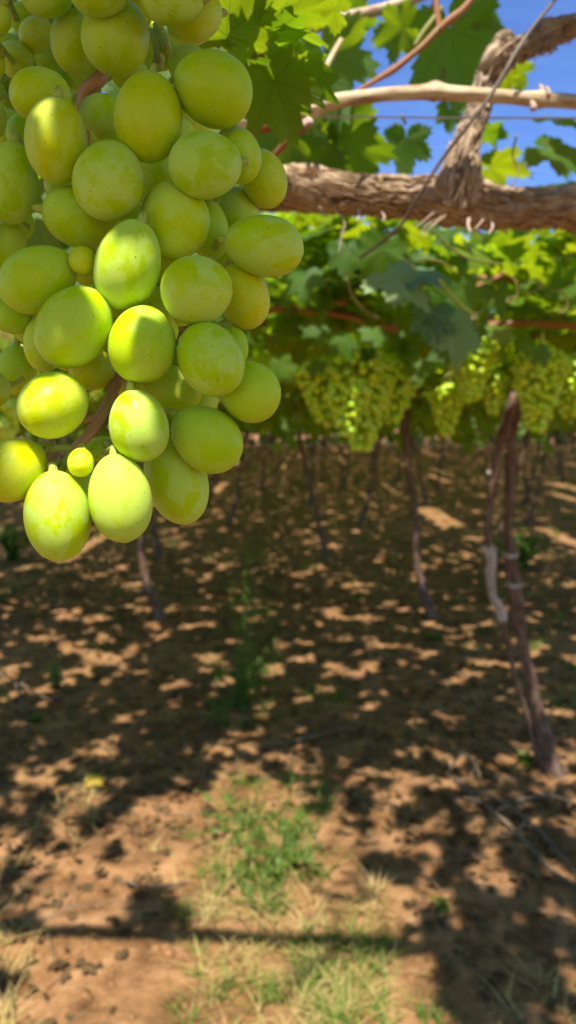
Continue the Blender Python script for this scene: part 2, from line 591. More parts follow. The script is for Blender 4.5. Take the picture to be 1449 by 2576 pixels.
def rand_leaf(x, y, z, rr, tilt=0.75, size=(0.09, 0.15)):
    a = rr.uniform(0, 2 * math.pi)
    t = abs(rr.gauss(0, tilt))
    n = Vector((math.cos(a) * math.sin(t), math.sin(a) * math.sin(t), max(0.05, math.cos(t))))
    b = a + rr.uniform(-1.2, 1.2)
    tip = Vector((math.cos(b), math.sin(b), -0.5))
    return leaf_matrix((x, y, z), n, tip, rr.uniform(*size))


# ------------------------------------------------------------------ ground
def axis(a0, near, far, nn, nf):
    c = list(np.linspace(-near, near, nn))
    e = [near * (far / near) ** (i / nf) for i in range(1, nf + 1)]
    return np.array([a0 - q for q in reversed(e)] + [a0 + q for q in c] + [a0 + q for q in e])


gx = axis(0.0, 3.0, 250, 170, 26)
gy = axis(3.0, 3.0, 250, 170, 26)


def ground_z(x, y):
    d = math.hypot(x, y - 3)
    k = max(0.0, 1 - d / 14.0)
    p = Vector((x, y, 0))
    z = 0.030 * mnoise.noise(p * 1.1) + 0.018 * mnoise.noise(p * 3.7) + 0.010 * mnoise.noise(p * 11) + 0.005 * mnoise.noise(p * 27)
    z += 0.035 * math.exp(-((y - 2.75) / 0.45) ** 2) + 0.035 * math.exp(-((y - 5.15) / 0.5) ** 2)
    return z * (0.25 + 0.75 * k)


nx, ny = len(gx), len(gy)
GV = np.zeros((nx * ny, 3))
for j in range(ny):
    for i in range(nx):
        GV[j * nx + i] = (gx[i], gy[j], ground_z(gx[i], gy[j]))
idx = np.arange(nx * ny).reshape(ny, nx)
GF = np.stack([idx[:-1, :-1], idx[:-1, 1:], idx[1:, 1:], idx[1:, :-1]], -1).reshape(-1, 4)
ground = link('ground', mesh_np('ground', GV, GF, GV[:, :2]), M_SOIL)
tag(ground, 'reddish brown sandy soil of the vineyard floor', 'ground', kind='structure')


def gp(u, v, h=0.0):
    g = G(u, v)
    return Vector((g.x, g.y, ground_z(g.x, g.y) + h))


# clods and pebbles
def blob_shape(seed, n=6, m=4):
    rr = random.Random(seed)
    V, F = [], []
    for j in range(m + 1):
        ph = math.pi * j / m
        for i in range(n):
            th = 2 * math.pi * i / n
            r = rr.uniform(0.75, 1.15) if 0 < j < m else 1
            V.append((r * math.sin(ph) * math.cos(th), r * math.sin(ph) * math.sin(th), 0.6 * r * math.cos(ph)))
    for j in range(m):
        for i in range(n):
            a, b = j * n + i, j * n + (i + 1) % n
            F.append((a, b, b + n, a + n))
    V = np.array(V)
    return V, np.array(F), V[:, :2].copy()


def scatter_ground(n, rr, xr, yr, dens=None):
    out = []
    while len(out) < n:
        x, y = rr.uniform(*xr), rr.uniform(*yr)
        if abs(x) > 0.46 * y + 0.6: continue
        if dens and rr.random() > dens(x, y): continue
        out.append((x, y))
    return out


rr = random.Random(21)
BL = [blob_shape(s) for s in range(5)]
ms, pk = [], []
for x, y in scatter_ground(11000, rr, (-3.4, 3.4), (1.2, 6.5)):
    s = 0.002 + 0.016 * rr.random() ** 5
    ms.append(np.array(Matrix.Translation((x, y, ground_z(x, y) + s * 0.2)) @ Matrix.Rotation(rr.uniform(0, 6.28), 4, 'Z') @ Matrix.Scale(s, 4)))
    pk.append(rr.randrange(5))
tag(link('soil_clods', bake('soil_clods', BL, ms, pk), M_CLOD),
    'small clods and pebbles strewn over the red soil', 'pebbles', kind='stuff')

# dry leaf litter, denser under the second row and along the right-hand side
def litter_dens(x, y):
    d = 0.10 + 0.55 * math.exp(-((y - 2.7) / 0.5) ** 2) * (1 if abs(x) > 0.25 else 0.4)
    if abs(x) < 0.4 and y < 2.3: d *= 0.25
    if x > 0.35 and y < 2.6: d += 0.35
    if x < -0.42 and y < 2.8: d += 0.45
    d += 0.22 * (y > 2.9)  # extra dark litter, added to deepen the shade under the further rows
    return d


ms, pk = [], []
for x, y in scatter_ground(6500, rr, (-3.6, 3.6), (1.2, 7.5), litter_dens):
    n = Vector((rr.gauss(0, 0.35), rr.gauss(0, 0.35), 1))
    a = rr.uniform(0, 6.28)
    s = rr.uniform(0.02, 0.06)
    ms.append(np.array(leaf_matrix((x, y, ground_z(x, y) + 0.006 + 0.012 * rr.random()), n, (math.cos(a), math.sin(a), 0), s)))
    pk.append(rr.randrange(5))
tag(link('leaf_litter', bake('leaf_litter', LOW, ms, pk), M_LITTER),
    'curled dry brown leaves littering the soil', 'leaf litter', kind='stuff')

# twigs
tw = Joiner()
for x, y in scatter_ground(520, rr, (-2.6, 2.6), (1.3, 5.0), litter_dens):
    a = rr.uniform(0, 6.28); L = rr.uniform(0.05, 0.28); r = rr.uniform(0.0010, 0.003)
    z = ground_z(x, y) + 0.006
    b = a + rr.uniform(-0.4, 0.4)
    tw.tube([(Vector((x, y, z)), r), (Vector((x + math.cos(a) * L / 2, y + math.sin(a) * L / 2, z + rr.uniform(0, 0.02))), r * 0.9),
             (Vector((x + math.cos(a) * L / 2 + math.cos(b) * L / 2, y + math.sin(a) * L / 2 + math.sin(b) * L / 2, z)), r * 0.5)], seg=4, sub=1)
tag(tw.build('twig_litter', M_TWIG), 'thin dead twigs scattered over the soil', 'twigs', kind='stuff')

# grass: blades as curved tapered ribbons
def blades(name, spots, mat, lab, cat, rr, h=(0.04, 0.12), w=0.0018, lean=0.6):
    n = len(spots)
    K = 4
    V = np.zeros((n, (K + 1) * 2, 3)); 
    for i, (x, y) in enumerate(spots):
        a = rr.uniform(0, 6.28); H = rr.uniform(*h); L = rr.uniform(0.1, lean * 1.8) * H * 1.3
        ww = w * rr.uniform(0.6, 1.4)
        z0 = ground_z(x, y) - 0.003
        px, py = -math.sin(a), math.cos(a)
        droop = rr.uniform(0.0, 0.9)
        for k in range(K + 1):
            t = k / K
            cx, cy = x + math.cos(a) * L * t ** 1.6, y + math.sin(a) * L * t ** 1.6
            cz = z0 + H * (t - droop * 0.5 * t ** 2.5)
            q = ww * (1 - t ** 2) + 0.0001
            V[i, 2 * k] = (cx + px * q, cy + py * q, cz)
            V[i, 2 * k + 1] = (cx - px * q, cy - py * q, cz)
    f = np.array([(2 * k, 2 * k + 1, 2 * k + 3, 2 * k + 2) for k in range(K)])
    F = (f[None] + (np.arange(n) * (K + 1) * 2)[:, None, None]).reshape(-1, 4)
    V = V.reshape(-1, 3)
    o = link(name, mesh_np(name, V, F, V[:, :2]), mat)
    return tag(o, lab, cat, kind='stuff')


def tuft_spots(centres, per, spread, rr):
    out = []
    for (x, y) in centres:
        for _ in range(per):
            a, q = rr.uniform(0, 6.28), abs(rr.gauss(0, spread))
            out.append((x + q * math.cos(a), y + q * math.sin(a)))
    return out


def px_spots(n, boxes, rr):
    """random spots inside picture-measured patches of ground (u0,v0,u1,v1,weight)"""
    out = []
    wts = [b[4] for b in boxes]
    for _ in range(n):
        b = rr.choices(boxes, wts)[0]
        g = G(rr.uniform(b[0], b[2]), rr.uniform(b[1], b[3]))
        out.append((g.x, g.y))
    return out


rr = random.Random(5)
straw_c = px_spots(130, [(500, 2250, 980, 2650, 5), (380, 2130, 760, 2250, 0.9), (-40, 2200, 70, 2620, 1.0), (40, 1950, 250, 2150, 0.35), (1150, 2450, 1449, 2620, 0.25)], rr)
blades('dry_grass', tuft_spots(straw_c, 11, 0.022, rr), M_STRAW, 'dry straw coloured grass in the sunlit gap between rows', 'grass', rr, (0.02, 0.085), 0.0018, 1.1)
green_c = px_spots(115, [(450, 2280, 980, 2620, 2), (750, 2350, 980, 2620, 3), (480, 2080, 800, 2250, 1), (1030, 2420, 1130, 2600, 0.35), (560, 1980, 800, 2150, 1)], rr)
blades('green_grass', tuft_spots(green_c, 12, 0.02, rr), M_GRASS, 'fresh green grass blades among the dry straw', 'grass', rr, (0.02, 0.085), 0.0019, 0.8)
strip_c = px_spots(150, [(600, 1980, 820, 2240, 0.9), (540, 1560, 700, 1830, 2), (560, 1350, 680, 1560, 1), (480, 2180, 700, 2300, 0.7)], rr)
blades('aisle_weeds', tuft_spots(strip_c, 9, 0.04, rr), M_WEED, 'patchy strip of low weeds running up the middle of the aisle', 'weeds', rr, (0.02, 0.09), 0.0035, 0.8)
far_c = scatter_ground(850, rr, (-14, 14), (3.0, 30))
blades('row_weeds', tuft_spots(far_c, 16, 0.06, rr), M_WEED, 'sparse low green weeds dotting the shaded ground between trunks', 'weeds', rr, (0.03, 0.12), 0.004, 0.8)

# ------------------------------------------------------------------ weeds one can tell apart
def weed(loc, h, spread, n, label, seed, wide=0.012, stems=9):
    rr = random.Random(seed)
    t = thing('weed_plant', label, 'weed', loc, 'green weeds growing in the rows')
    j = Joiner()
    ms, pk = [], []
    for s in range(stems):
        a = rr.uniform(0, 6.28); L = rr.uniform(0.5, 1.0) * h; o = rr.uniform(0.2, 1) * spread
        tip = Vector(loc) + Vector((math.cos(a) * o, math.sin(a) * o, L))
        mid = Vector(loc) + Vector((math.cos(a) * o * 0.35, math.sin(a) * o * 0.35, L * 0.55))
        j.tube([(Vector(loc), 0.0025), (mid, 0.002), (tip, 0.0008)], seg=5, sub=3)
        for k in range(n // stems):
            q = rr.random()
            c = Vector(loc).lerp(mid, q * 2) if q < 0.5 else mid.lerp(tip, q * 2 - 1)
            b = rr.uniform(0, 6.28)
            c = c + Vector((math.cos(b), math.sin(b), 0)) * rr.uniform(0.3, 1) * wide * 1.4
            ms.append(np.array(leaf_matrix(c, (rr.gauss(0, 0.6), rr.gauss(0, 0.6), 1), (math.cos(b), math.sin(b), 0.2), wide * rr.uniform(1.4, 3.2)) @ Matrix.Diagonal((0.6, 1.1, 1, 1))))
            pk.append(rr.randrange(5))
    j.build('stem', M_WEED, t)
    o = link('foliage', bake('foliage', LOW, ms, pk), M_WEED, t)
    o['kind'] = 'stuff'
    return t


weed(gp(615, 1775), 0.26, 0.17, 600, 'bright green weed clump in the middle of the shaded aisle', 1)
weed(gp(612, 1800), 1.15, 0.20, 560, 'tall thin feathery weed rising from the shaded aisle', 2, 0.008, 14)
weed(gp(715, 2180), 0.12, 0.24, 520, 'leafy green weed at the edge of the sunlit straw', 3, 0.010)
weed(gp(600, 2100), 0.10, 0.22, 330, 'low dark green weed beside the large lit soil patch', 4, 0.009)
weed(gp(140, 1730), 0.14, 0.04, 90, 'small upright weed among dead prunings under the second row', 5, 0.014, 4)
weed(gp(80, 1815), 0.03, 0.06, 60, 'flat pale green seedling beside the dead prunings', 6, 0.018, 4)
weed(gp(1090, 1612), 0.05, 0.09, 70, 'small light green weed at the foot of the leaning trunk', 7, 0.02, 5)
weed(gp(1310, 1430), 0.42, 0.34, 700, 'dark bushy weed clump behind the twin stemmed vine', 8, 0.03, 16)
weed(gp(30, 1410), 0.45, 0.25, 600, 'tall green weed clump far back under the grape bunch', 9, 0.03, 14)
weed(gp(1320, 1940), 0.05, 0.03, 30, 'tiny yellow green weed next to the vine trunk foot', 10, 0.02, 3)
weed(gp(1115, 2290), 0.06, 0.03, 24, 'single narrow green sprout in the shade of the wire', 11, 0.014, 3)

# ------------------------------------------------------------------ dead prunings
def pruning(path, label, seed, r=0.007):
    pts = [gp(u, v, h) for u, v, h in path]
    c = Vector(pts[0]); c.z = 0
    t = thing('pruned_branch', label, 'dead branch', c, 'dead prunings lying on the soil')
    rr = random.Random(seed)
    n = len(pts)
    tube('branch', [(p, r * (1 - 0.6 * i / n)) for i, p in enumerate(pts)], M_TWIG, t, seg=8, sub=5, rough=0.25, freq=60, seed=seed)
    for k in range(3):
        i = rr.randrange(1, n)
        a = rr.uniform(0, 6.28); L = rr.uniform(0.08, 0.2)
        q = pts[i] + Vector((math.cos(a) * L, math.sin(a) * L, rr.uniform(-0.01, 0.04)))
        q.z = max(q.z, ground_z(q.x, q.y) + 0.004)
        tube('side_twig', [(pts[i], r * 0.45), ((pts[i] + q) / 2 + Vector((0, 0, 0.015)), r * 0.35), (q, r * 0.2)], M_TWIG, t, seg=5, sub=3)


pruning([(1140, 1990, 0.01), (1220, 2060, 0.03), (1300, 2130, 0.03), (1380, 2200, 0.02), (1470, 2260, 0.01)], 'long grey dead branch slanting down beside the vine trunk foot', 1, 0.008)
pruning([(1190, 2030, 0.04), (1290, 2080, 0.05), (1400, 2160, 0.03), (1480, 2250, 0.01)], 'thinner dead branch lying just above the long grey one', 2, 0.006)
pruning([(1130, 1990, 0.05), (1160, 1960, 0.09), (1200, 1990, 0.06), (1215, 2040, 0.02)], 'arched pale dead twig at the upper end of the prunings', 3, 0.006)
pruning([(-60, 1690, 0.05), (50, 1740, 0.05), (120, 1770, 0.03), (230, 1750, 0.02)], 'dead branch lying across the soil under the second row', 4, 0.008)
pruning([(40, 1745, 0.06), (60, 1790, 0.02), (70, 1840, 0.01)], 'short forked dead twig propped on the darker branch', 5, 0.006)
pruning([(90, 2330, 0.01), (180, 2310, 0.03), (280, 2290, 0.02)], 'thin pale stick lying in the sun near the straw', 6, 0.003)
pruning([(640, 1900, 0.01), (780, 1880, 0.03), (900, 1840, 0.02)], 'slender dead cane lying across the aisle in shade', 7, 0.006)
pruning([(1290, 2040, 0.02), (1380, 2030, 0.03), (1460, 2050, 0.02)], 'grey dead stub lying behind the long branch', 8, 0.008)
pruning([(300, 2230, 0.02), (390, 2260, 0.04), (470, 2230, 0.01)], 'bent brown twig at the edge of the lit soil', 9, 0.004)

# ------------------------------------------------------------------ foreground vine: cordon, arm, cane, shoots
def pp(*rows):
    """(u, v, depth, radius in px)"""
    return [(P(u, v, d), r / FPX * d) for u, v, d, r in rows]


vine_a = thing('grapevine', 'nearest grapevine with thick shaggy horizontal cordon over the sunlit gap', 'vine', (1.62, 0.9, 0), 'grapevines trained on overhead wires')
co = [(Vector((-1.5, 0.98, 1.80)), 0.020), (Vector((-0.8, 0.93, 1.82)), 0.021), (Vector((-0.3, 0.89, 1.855)), 0.024)]
co += pp((600, 466, .86, 44), (720, 472, .86, 50), (800, 478, .86, 47), (870, 486, .86, 43), (1000, 494, .86, 43), (1090, 500, .86, 49), (1170, 508, .86, 54),
         (1250, 522, .86, 44), (1350, 524, .87, 42), (1449, 520, .88, 46), (1560, 530, .90, 50))
co += [(Vector((0.75, 0.90, 1.80)), 0.030), (Vector((1.2, 0.92, 1.74)), 0.034)]
tube('cordon', co, M_BARK, vine_a, seg=44, sub=26, rough=0.20, fibre=0.22, freq=55, seed=3)
tube('trunk', [(Vector((1.62, 0.9, -0.05)), 0.05), (Vector((1.58, 0.9, 0.4)), 0.042), (Vector((1.63, 0.93, 0.9)), 0.038), (Vector((1.56, 0.92, 1.4)), 0.036),
               (Vector((1.42, 0.92, 1.65)), 0.036), (Vector((1.15, 0.92, 1.745)), 0.034)], M_BARK, vine_a, seg=24, sub=10, rough=0.2, fibre=0.14, freq=30, seed=9)
arm = pp((1150, 515, .85, 52), (1155, 470, .84, 50), (1158, 430, .835, 42), (1165, 385, .83, 34), (1180, 340, .83, 29), (1200, 290, .83, 25), (1212, 245, .83, 26), (1230, 195, .83, 26),
         (1250, 155, .82, 31), (1285, 132, .82, 24), (1330, 116, .82, 23), (1372, 88, .82, 31), (1400, 78, .82, 24), (1449, 60, .82, 22), (1540, 20, .84, 22))
tube('arm', arm, M_BARK, vine_a, seg=36, sub=16, rough=0.38, fibre=0.28, freq=60, seed=5)
tube('spur', pp((1245, 160, .82, 30), (1262, 120, .82, 26), (1272, 92, .815, 22), (1276, 78, .81, 12)), M_BARK, vine_a, seg=18, sub=7, rough=0.35, fibre=0.2, freq=60, seed=8)
cane = pp((430, 335, .66, 20), (540, 318, .70, 22), (640, 300, .73, 21), (740, 282, .75, 22), (775, 276, .755, 26), (800, 268, .76, 21), (860, 253, .76, 18), (960, 239, .765, 16), (1060, 233, .77, 17),
          (1092, 231, .77, 22), (1125, 234, .77, 17), (1200, 238, .77, 16), (1300, 246, .775, 16), (1345, 250, .78, 19), (1362, 250, .78, 21), (1385, 252, .78, 17), (1449, 256, .78, 16), (1600, 268, .80, 16))
tube('cane', cane, M_CANE, vine_a, seg=22, sub=10, rough=0.10, fibre=0.05, freq=50, seed=2)
for u, v, d, r in ((1094, 214, .765, 7), (1362, 222, .775, 8), (1378, 226, .77, 6), (775, 300, .75, 12), (765, 305, .75, 8), (1340, 262, .77, 9)):
    tube('bud', pp((u + 3, v + 14, d, r), (u, v, d, r * 0.8), (u - 5, v - 10, d, r * 0.25)), M_SHRED, vine_a, seg=8, sub=4, rough=0.3, freq=120, seed=u)
tube('cane', pp((440, 300, .70, 16), (560, 316, .74, 14), (660, 322, .76, 11), (770, 308, .77, 10)), M_SHOOT, vine_a, seg=12, sub=6, rough=0.08, freq=50, seed=4)
tube('shoot', pp((1215, -40, .80, 9), (1170, 18, .80, 9), (1140, 45, .80, 11), (1105, 72, .80, 9), (1060, 118, .80, 8), (1010, 160, .80, 8), (985, 178, .80, 9), (940, 205, .79, 6), (895, 232, .78, 5)),
     M_SHOOT, vine_a, seg=10, sub=6, rough=0.06, freq=60)
tube('shoot', pp((1075, -20, .95, 15), (1000, 12, .95, 14), (930, 30, .95, 13), (850, 52, .95, 15), (770, 78, .95, 10)), M_CANE, vine_a, seg=10, sub=5, rough=0.08, freq=60)
tube('shoot', pp((1106, 80, .80, 9), (1100, 40, .80, 9), (1096, 0, .80, 9), (1090, -40, .8, 9)), M_SHOOT, vine_a, seg=8, sub=4)
tube('petiole', pp((1112, 18, .80, 5), (1090, 48, .80, 7), (1062, 85, .80, 7), (1042, 118, .80, 5)), M_GREENSTEM, vine_a, seg=8, sub=5)
tube('petiole', pp((858, 100, .90, 6), (830, 150, .88, 7), (805, 205, .84, 8), (790, 245, .80, 9)), M_CANE, vine_a, seg=8, sub=5)
tube('petiole', pp((775, 130, .9, 5), (780, 200, .85, 5), (770, 262, .8, 6)), M_GREENSTEM, vine_a, seg=8, sub=5)
tube('shoot', pp((778, 310, .78, 9), (730, 350, .80, 9), (690, 392, .82, 8), (640, 450, .84, 8)), M_SHOOT, vine_a, seg=8, sub=5)
tube('petiole', pp((905, 55, .95, 5), (870, 20, .95, 6), (850, -20, .95, 6)), M_GREENSTEM, vine_a, seg=8, sub=4)
tube('petiole', pp((1010, 290, .9, 4), (1020, 310, .92, 4)), M_GREENSTEM, vine_a, seg=6, sub=3)
tube('tendril', pp((1300, 340, 1.0, 3), (1290, 390, 1.0, 3), (1305, 430, 1.0, 3), (1285, 470, 1.0, 2)), M_TENDRIL, vine_a, seg=6, sub=5)

# frayed bark hanging from the cordon and lifting off the arm
for pts in (((840, 525), (858, 545), (868, 565), (860, 590), (852, 640)), ((900, 528), (905, 540), (898, 556)), ((1090, 535), (1070, 552), (1045, 572)),
            ((1110, 545), (1085, 570), (1062, 596)), ((1120, 542), (1095, 562), (1058, 592)), ((1110, 548), (1080, 560), (1056, 586)), ((1235, 555), (1240, 570), (1228, 590)),
            ((1215, 552), (1200, 570), (1195, 575)), ((1180, 548), (1178, 566), (1184, 585)), ((805, 520), (815, 540), (822, 548)), ((960, 532), (968, 545), (962, 556))):
    k = len(pts)
    tube('bark_strip', [(P(u, v, .83 - 0.004 * i), (4.6 * (1 - 0.75 * i / k)) / FPX * .83) for i, (u, v) in enumerate(pts)], M_SHRED, vine_a, seg=6, sub=4, flat=0.3)
rr = random.Random(33)
sh = Joiner()
def shreds_on(path, n, rr, L=(0.012, 0.04)):
    sp = smooth_path(path, 8)
    for _ in range(n):
        i = rr.randrange(1, len(sp) - 1)
        c = Vector(sp[i][:3]); r = sp[i][3]
        t = (Vector(sp[i + 1][:3]) - Vector(sp[i - 1][:3])).normalized()
        a = t.orthogonal().normalized()
        a.rotate(Quaternion(t, rr.uniform(0, 6.28)))
        s = t * rr.choice((-1, 1)) * rr.uniform(*L)
        b = c + a * r * 0.98
        w = rr.uniform(0.0010, 0.0032)
        sh.tube([(b - s * 0.5, w), (b + a * rr.uniform(0.0005, 0.002), w * 1.3), (b + s * 0.5 + a * rr.uniform(0.001, 0.007) + Vector((0, 0, -0.004 * rr.random())), w * 0.4)], seg=4, sub=2, flat=0.35)
shreds_on(co[3:], 1500, rr, (0.008, 0.03))
shreds_on(arm, 800, rr, (0.006, 0.018))
o = sh.build('bark_shred', M_SHRED, vine_a); o['kind'] = 'stuff'

tube('wire_strand', pp((-200, 286, .76, 2.6), (600, 291, .77, 2.6), (1100, 296, .78, 2.6), (1700, 298, .79, 2.6)), M_WIRE, None, seg=8, sub=3)
w_ = bpy.data.objects['wire_strand']
w_.name = 'trellis_wire'
tag(w_, 'thin grey trellis wire stretched just below the pale cane', 'wire')
tie = tube('tie_string', pp((1420, -40, .74, 4.5), (1395, 0, .74, 4.5), (1312, 108, .74, 4.5), (1245, 222, .74, 4.8), (1190, 300, .745, 5), (1112, 400, .77, 4.5), (1055, 490, .79, 4.5), (1010, 565, .83, 4),
                           (960, 610, .88, 4), (905, 650, .92, 4)), M_TIE, None, seg=8, sub=5, rough=0.15, freq=80)
tie.name = 'dry_tendril_cord'
tag(tie, 'dark dry cord running diagonally across the shaggy arm and cordon', 'cord')

# the foreground leaves, measured one by one: u, v, depth, size, facing (x, y, z), tip (x, y, z), mesh, kind
NEARL = [
    (1140, 105, .98, .18, (0.1, 0.87, 0.46), (0.3, 0, -1), 0, 0),
    (1003, 75, .92, .085, (-0.3, -0.8, 0.4), (-0.9, 0, -.3), 1, 0),
    (1240, 60, 1.0, .11, (0.3, -0.6, 0.5), (0.9, 0, -.2), 2, 0),
    (825, 165, .93, .15, (0.2, 0.87, 0.46), (0.3, 0, -1), 3, 0),
    (790, 260, .95, .14, (-0.2, 0.85, 0.45), (-0.3, 0, -1), 4, 0),
    (880, 40, .98, .09, (0.2, -0.8, 0.5), (0.5, 0, 1), 5, 0),
    (655, 150, .46, .105, (0.15, -0.55, 0.6), (1, 0, -0.25), 1, 0),
    (590, 70, .42, .080, (-0.5, -0.5, 0.5), (0.7, 0, 0.7), 2, 0),
    (700, 225, .45, .066, (0.25, -0.7, 0.4), (0.2, 0, -1), 3, 0),
    (745, 85, .44, .052, (0.1, -0.25, 0.9), (1, -0.4, -0.1), 4, 0),
    (735, 20, .46, .055, (-0.2, -0.5, 0.7), (0.4, 0, 1), 5, 0),
    (610, -10, .42, .055, (0.4, -0.6, 0.3), (0.2, 0, 1), 0, 0),
    (830, 20, .50, .044, (0.3, -0.4, 0.8), (-0.8, 0, 0.3), 1, 0),
    (868, 365, .98, .155, (0.25, -0.75, 0.5), (0.2, 0, -1), 2, 0),
    (930, 345, 1.0, .07, (0.5, 0.1, 0.8), (0.9, 0, -.6), 3, 0),
    (1020, 365, .98, .085, (0.0, 0.9, 0.35), (0.0, 0, -1), 5, 0),
    (700, 350, .92, .15, (-0.2, 0.85, 0.5), (-0.4, 0, -1), 4, 0),
    (770, 400, 1.0, .14, (0.2, -0.7, 0.5), (0.4, 0, -1), 0, 0),
    (700, 260, .5, .05, (0.1, -0.2, 1), (0.8, 0, 0), 1, 0),
    (1248, 420, 1.15, .115, (-0.1, -0.45, 0.8), (1, -0.2, -0.4), 3, 0),
    (1400, 385, 1.1, .145, (0.1, -0.65, 0.65), (0.8, 0, -0.7), 0, 0),
    (1232, 335, 1.2, .065, (0.2, -0.5, 0.7), (1, 0, 0.2), 2, 0),
    (1410, 303, 1.15, .11, (0.1, -0.3, 0.9), (0.9, 0, 0.3), 4, 0),
    (1400, 462, 1.3, .12, (-0.1, -0.3, 0.9), (-0.8, 0, 0.1), 5, 0),
    (1290, 180, .95, .06, (0.1, -0.6, 0.6), (0.5, 0, -1), 5, 0),
    (1275, 205, .92, .05, (-0.3, -0.6, 0.6), (-0.3, 0, -1), 1, 0),
    (1130, 285, 1.0, .05, (0.1, -0.9, 0.2), (0, 0, -1), 2, 0),
    (1005, 705, 1.22, .145, (0.0, -0.72, 0.72), (0.55, -0.2, -0.6), 0, 1),
    (1140, 835, 1.25, .135, (0.25, -0.9, 0.35), (0.1, 0, -1), 4, 1),
    (1060, 690, 1.24, .12, (-0.1, -0.5, 0.85), (1, 0, 0.0), 3, 1),
    (955, 640, 1.30, .12, (0.0, -0.95, -0.1), (-0.3, 0, -1), 2, 0),
    (1165, 740, 1.35, .10, (0.2, -0.9, 0.0), (0.4, 0, -1), 5, 0),
    (870, 640, 1.4, .10, (-0.2, -0.9, 0.2), (0.0, 0, -1), 1, 0),
    (1090, 800, 1.24, .10, (-0.2, -0.9, 0.3), (-0.1, 0, -1), 1, 1),
    (20, 40, .42, .09, (0.1, -0.6, 0.6), (0.3, 0, -1), 0, 0),
    (110, 210, .43, .09, (0.1, -0.8, 0.3), (0.3, 0, -1), 1, 0),
    (-30, 240, .42, .09, (0.3, -0.6, 0.6), (0.3, 0, -1), 2, 0),
    (310, 130, .42, .09, (-0.1, -0.8, 0.3), (0.1, 0, -1), 3, 0),
    (440, 110, .41, .085, (0.1, -0.7, 0.5), (-0.3, 0, -1), 4, 0),
    (230, 420, .45, .10, (0.1, -0.8, 0.3), (0.3, 0, -1), 5, 0),
    (60, 560, .5, .10, (0.1, -0.7, 0.4), (-0.5, 0, -1), 0, 0),
    (480, 420, .46, .09, (0.1, -0.8, 0.3), (0.3, 0, -1), 2, 0),
    (560, 620, .6, .09, (0.1, -0.7, 0.4), (0.3, 0, -1), 3, 0),
    (100, 700, .6, .09, (0.1, -0.7, 0.4), (0.3, 0, -1), 4, 0),
    (-40, 760, .6, .09, (0.1, -0.7, 0.4), (0.3, 0, -1), 1, 0),
]
LIT = {(1240, 60), (745, 85), (930, 345), (700, 260)}
for u, v, d, s, nrm, tip, k, old in NEARL:
    if 540 < u < 1320 and v < 430 and (u, v) not in LIT and nrm[1] < 0.5: nrm = (nrm[0], -nrm[1] * 0.85, nrm[2] + 0.15)     # seen from below
    put('leaf', (OLD_ME if old else NEAR_ME)[k], leaf_matrix(P(u, v, d), nrm, tip, s), vine_a)

# unseen leaves added for shade, over the right of the gap and the photographer
rr = random.Random(77)
def shade_ok(x, y):
    """where the canopy of the nearest rows is closed, seen from above"""
    if y < 0.10: return 0.95
    return 0
hi = []
def add_hi(n, x0, x1, y0, y1, z0, z1, size=(0.10, 0.16)):
    for _ in range(n):
        hi.append(rand_leaf(rr.uniform(x0, x1), rr.uniform(y0, y1), rr.uniform(z0, z1), rr, 0.5, size))
# right-hand mass: its shade falls over the lower right of the soil
add_hi(150, 0.30, 1.3, 0.35, 0.80, 2.12, 2.35)
add_hi(120, 0.34, 1.4, 0.75, 1.15, 2.24, 2.45)
add_hi(70, 0.36, 1.5, 1.15, 1.42, 2.36, 2.5)
add_hi(14, -0.10, 0.20, 1.2, 1.42, 2.35, 2.45)
add_hi(9, 0.12, 0.34, 1.05, 1.42, 2.35, 2.5)
# left-hand mass
add_hi(40, -1.45, -0.88, 0.45, 1.0, 2.12, 2.3)
add_hi(70, -1.6, -0.72, 1.05, 1.6, 2.28, 2.45)
add_hi(8, -0.66, -0.47, 0.74, 0.90, 2.16, 2.25)
for (u, v) in [(1005, 705), (1140, 835), (1060, 690), (1090, 800), (1120, 760), (960, 680), (1030, 760), (1150, 880)]:  # leaves added along the sun's rays to shade the drooping bluish leaves
    for _ in range(3):
        g = P(u + rr.uniform(-50, 50), v + rr.uniform(-50, 50), 1.24)
        z = rr.uniform(2.18, 2.34)
        c = g + SUN_V * ((z - g.z) / SUN_V.z)
        hi.append(leaf_matrix(c, SUN_V + Vector((rr.gauss(0, .2), rr.gauss(0, .2), 0)), (rr.uniform(-1, 1), rr.uniform(-1, 1), 0), rr.uniform(0.08, 0.11)))
# shade leaves added over the near bunch, openings shaped to light its lowest grapes
over = []
for _ in range(420):
    over.append(rand_leaf(rr.uniform(-0.42, 0.16), rr.uniform(-0.16, 0.24), rr.uniform(1.80, 2.0), rr, 0.4, (0.08, 0.12)))
WN = Vector((0, SUN_V.z, -SUN_V.y)).normalized()          # across the sun's rays, upwards and forwards
def wv(p): return (p - CAMP).dot(WN)
W0 = wv(P(300, 1150, .226))                                # the three lowest berries hang below this edge of shade
PATCH = [(160, 1055, .012), (205, 1005, .010), (345, 1110, .008), (366, 1035, .004), (305, 880, .011), (240, 1060, .010), (75, 205, .005), (400, 575, .004)]
def keep(M, sz):
    c = M.translation
    if wv(c) < W0 + sz * 0.40 and c.x - SUN_V.x / SUN_V.z * (c.z - 1.5) < -0.046 + sz * 0.42: return False
    for (u, v, q) in PATCH:
        g = P(u, v, .222)
        k = (c - g).dot(SUN_V)
        if ((c - g) - SUN_V * k).length < q + sz * 0.36: return False
    return True
for _ in range(420):
    sz = rr.uniform(0.07, 0.11)
    M = rand_leaf(rr.uniform(-0.42, 0.16), rr.uniform(-0.16, 0.24), rr.uniform(1.80, 2.0), rr, 0.4, (sz, sz))
    if keep(M, sz): hi.append(M)
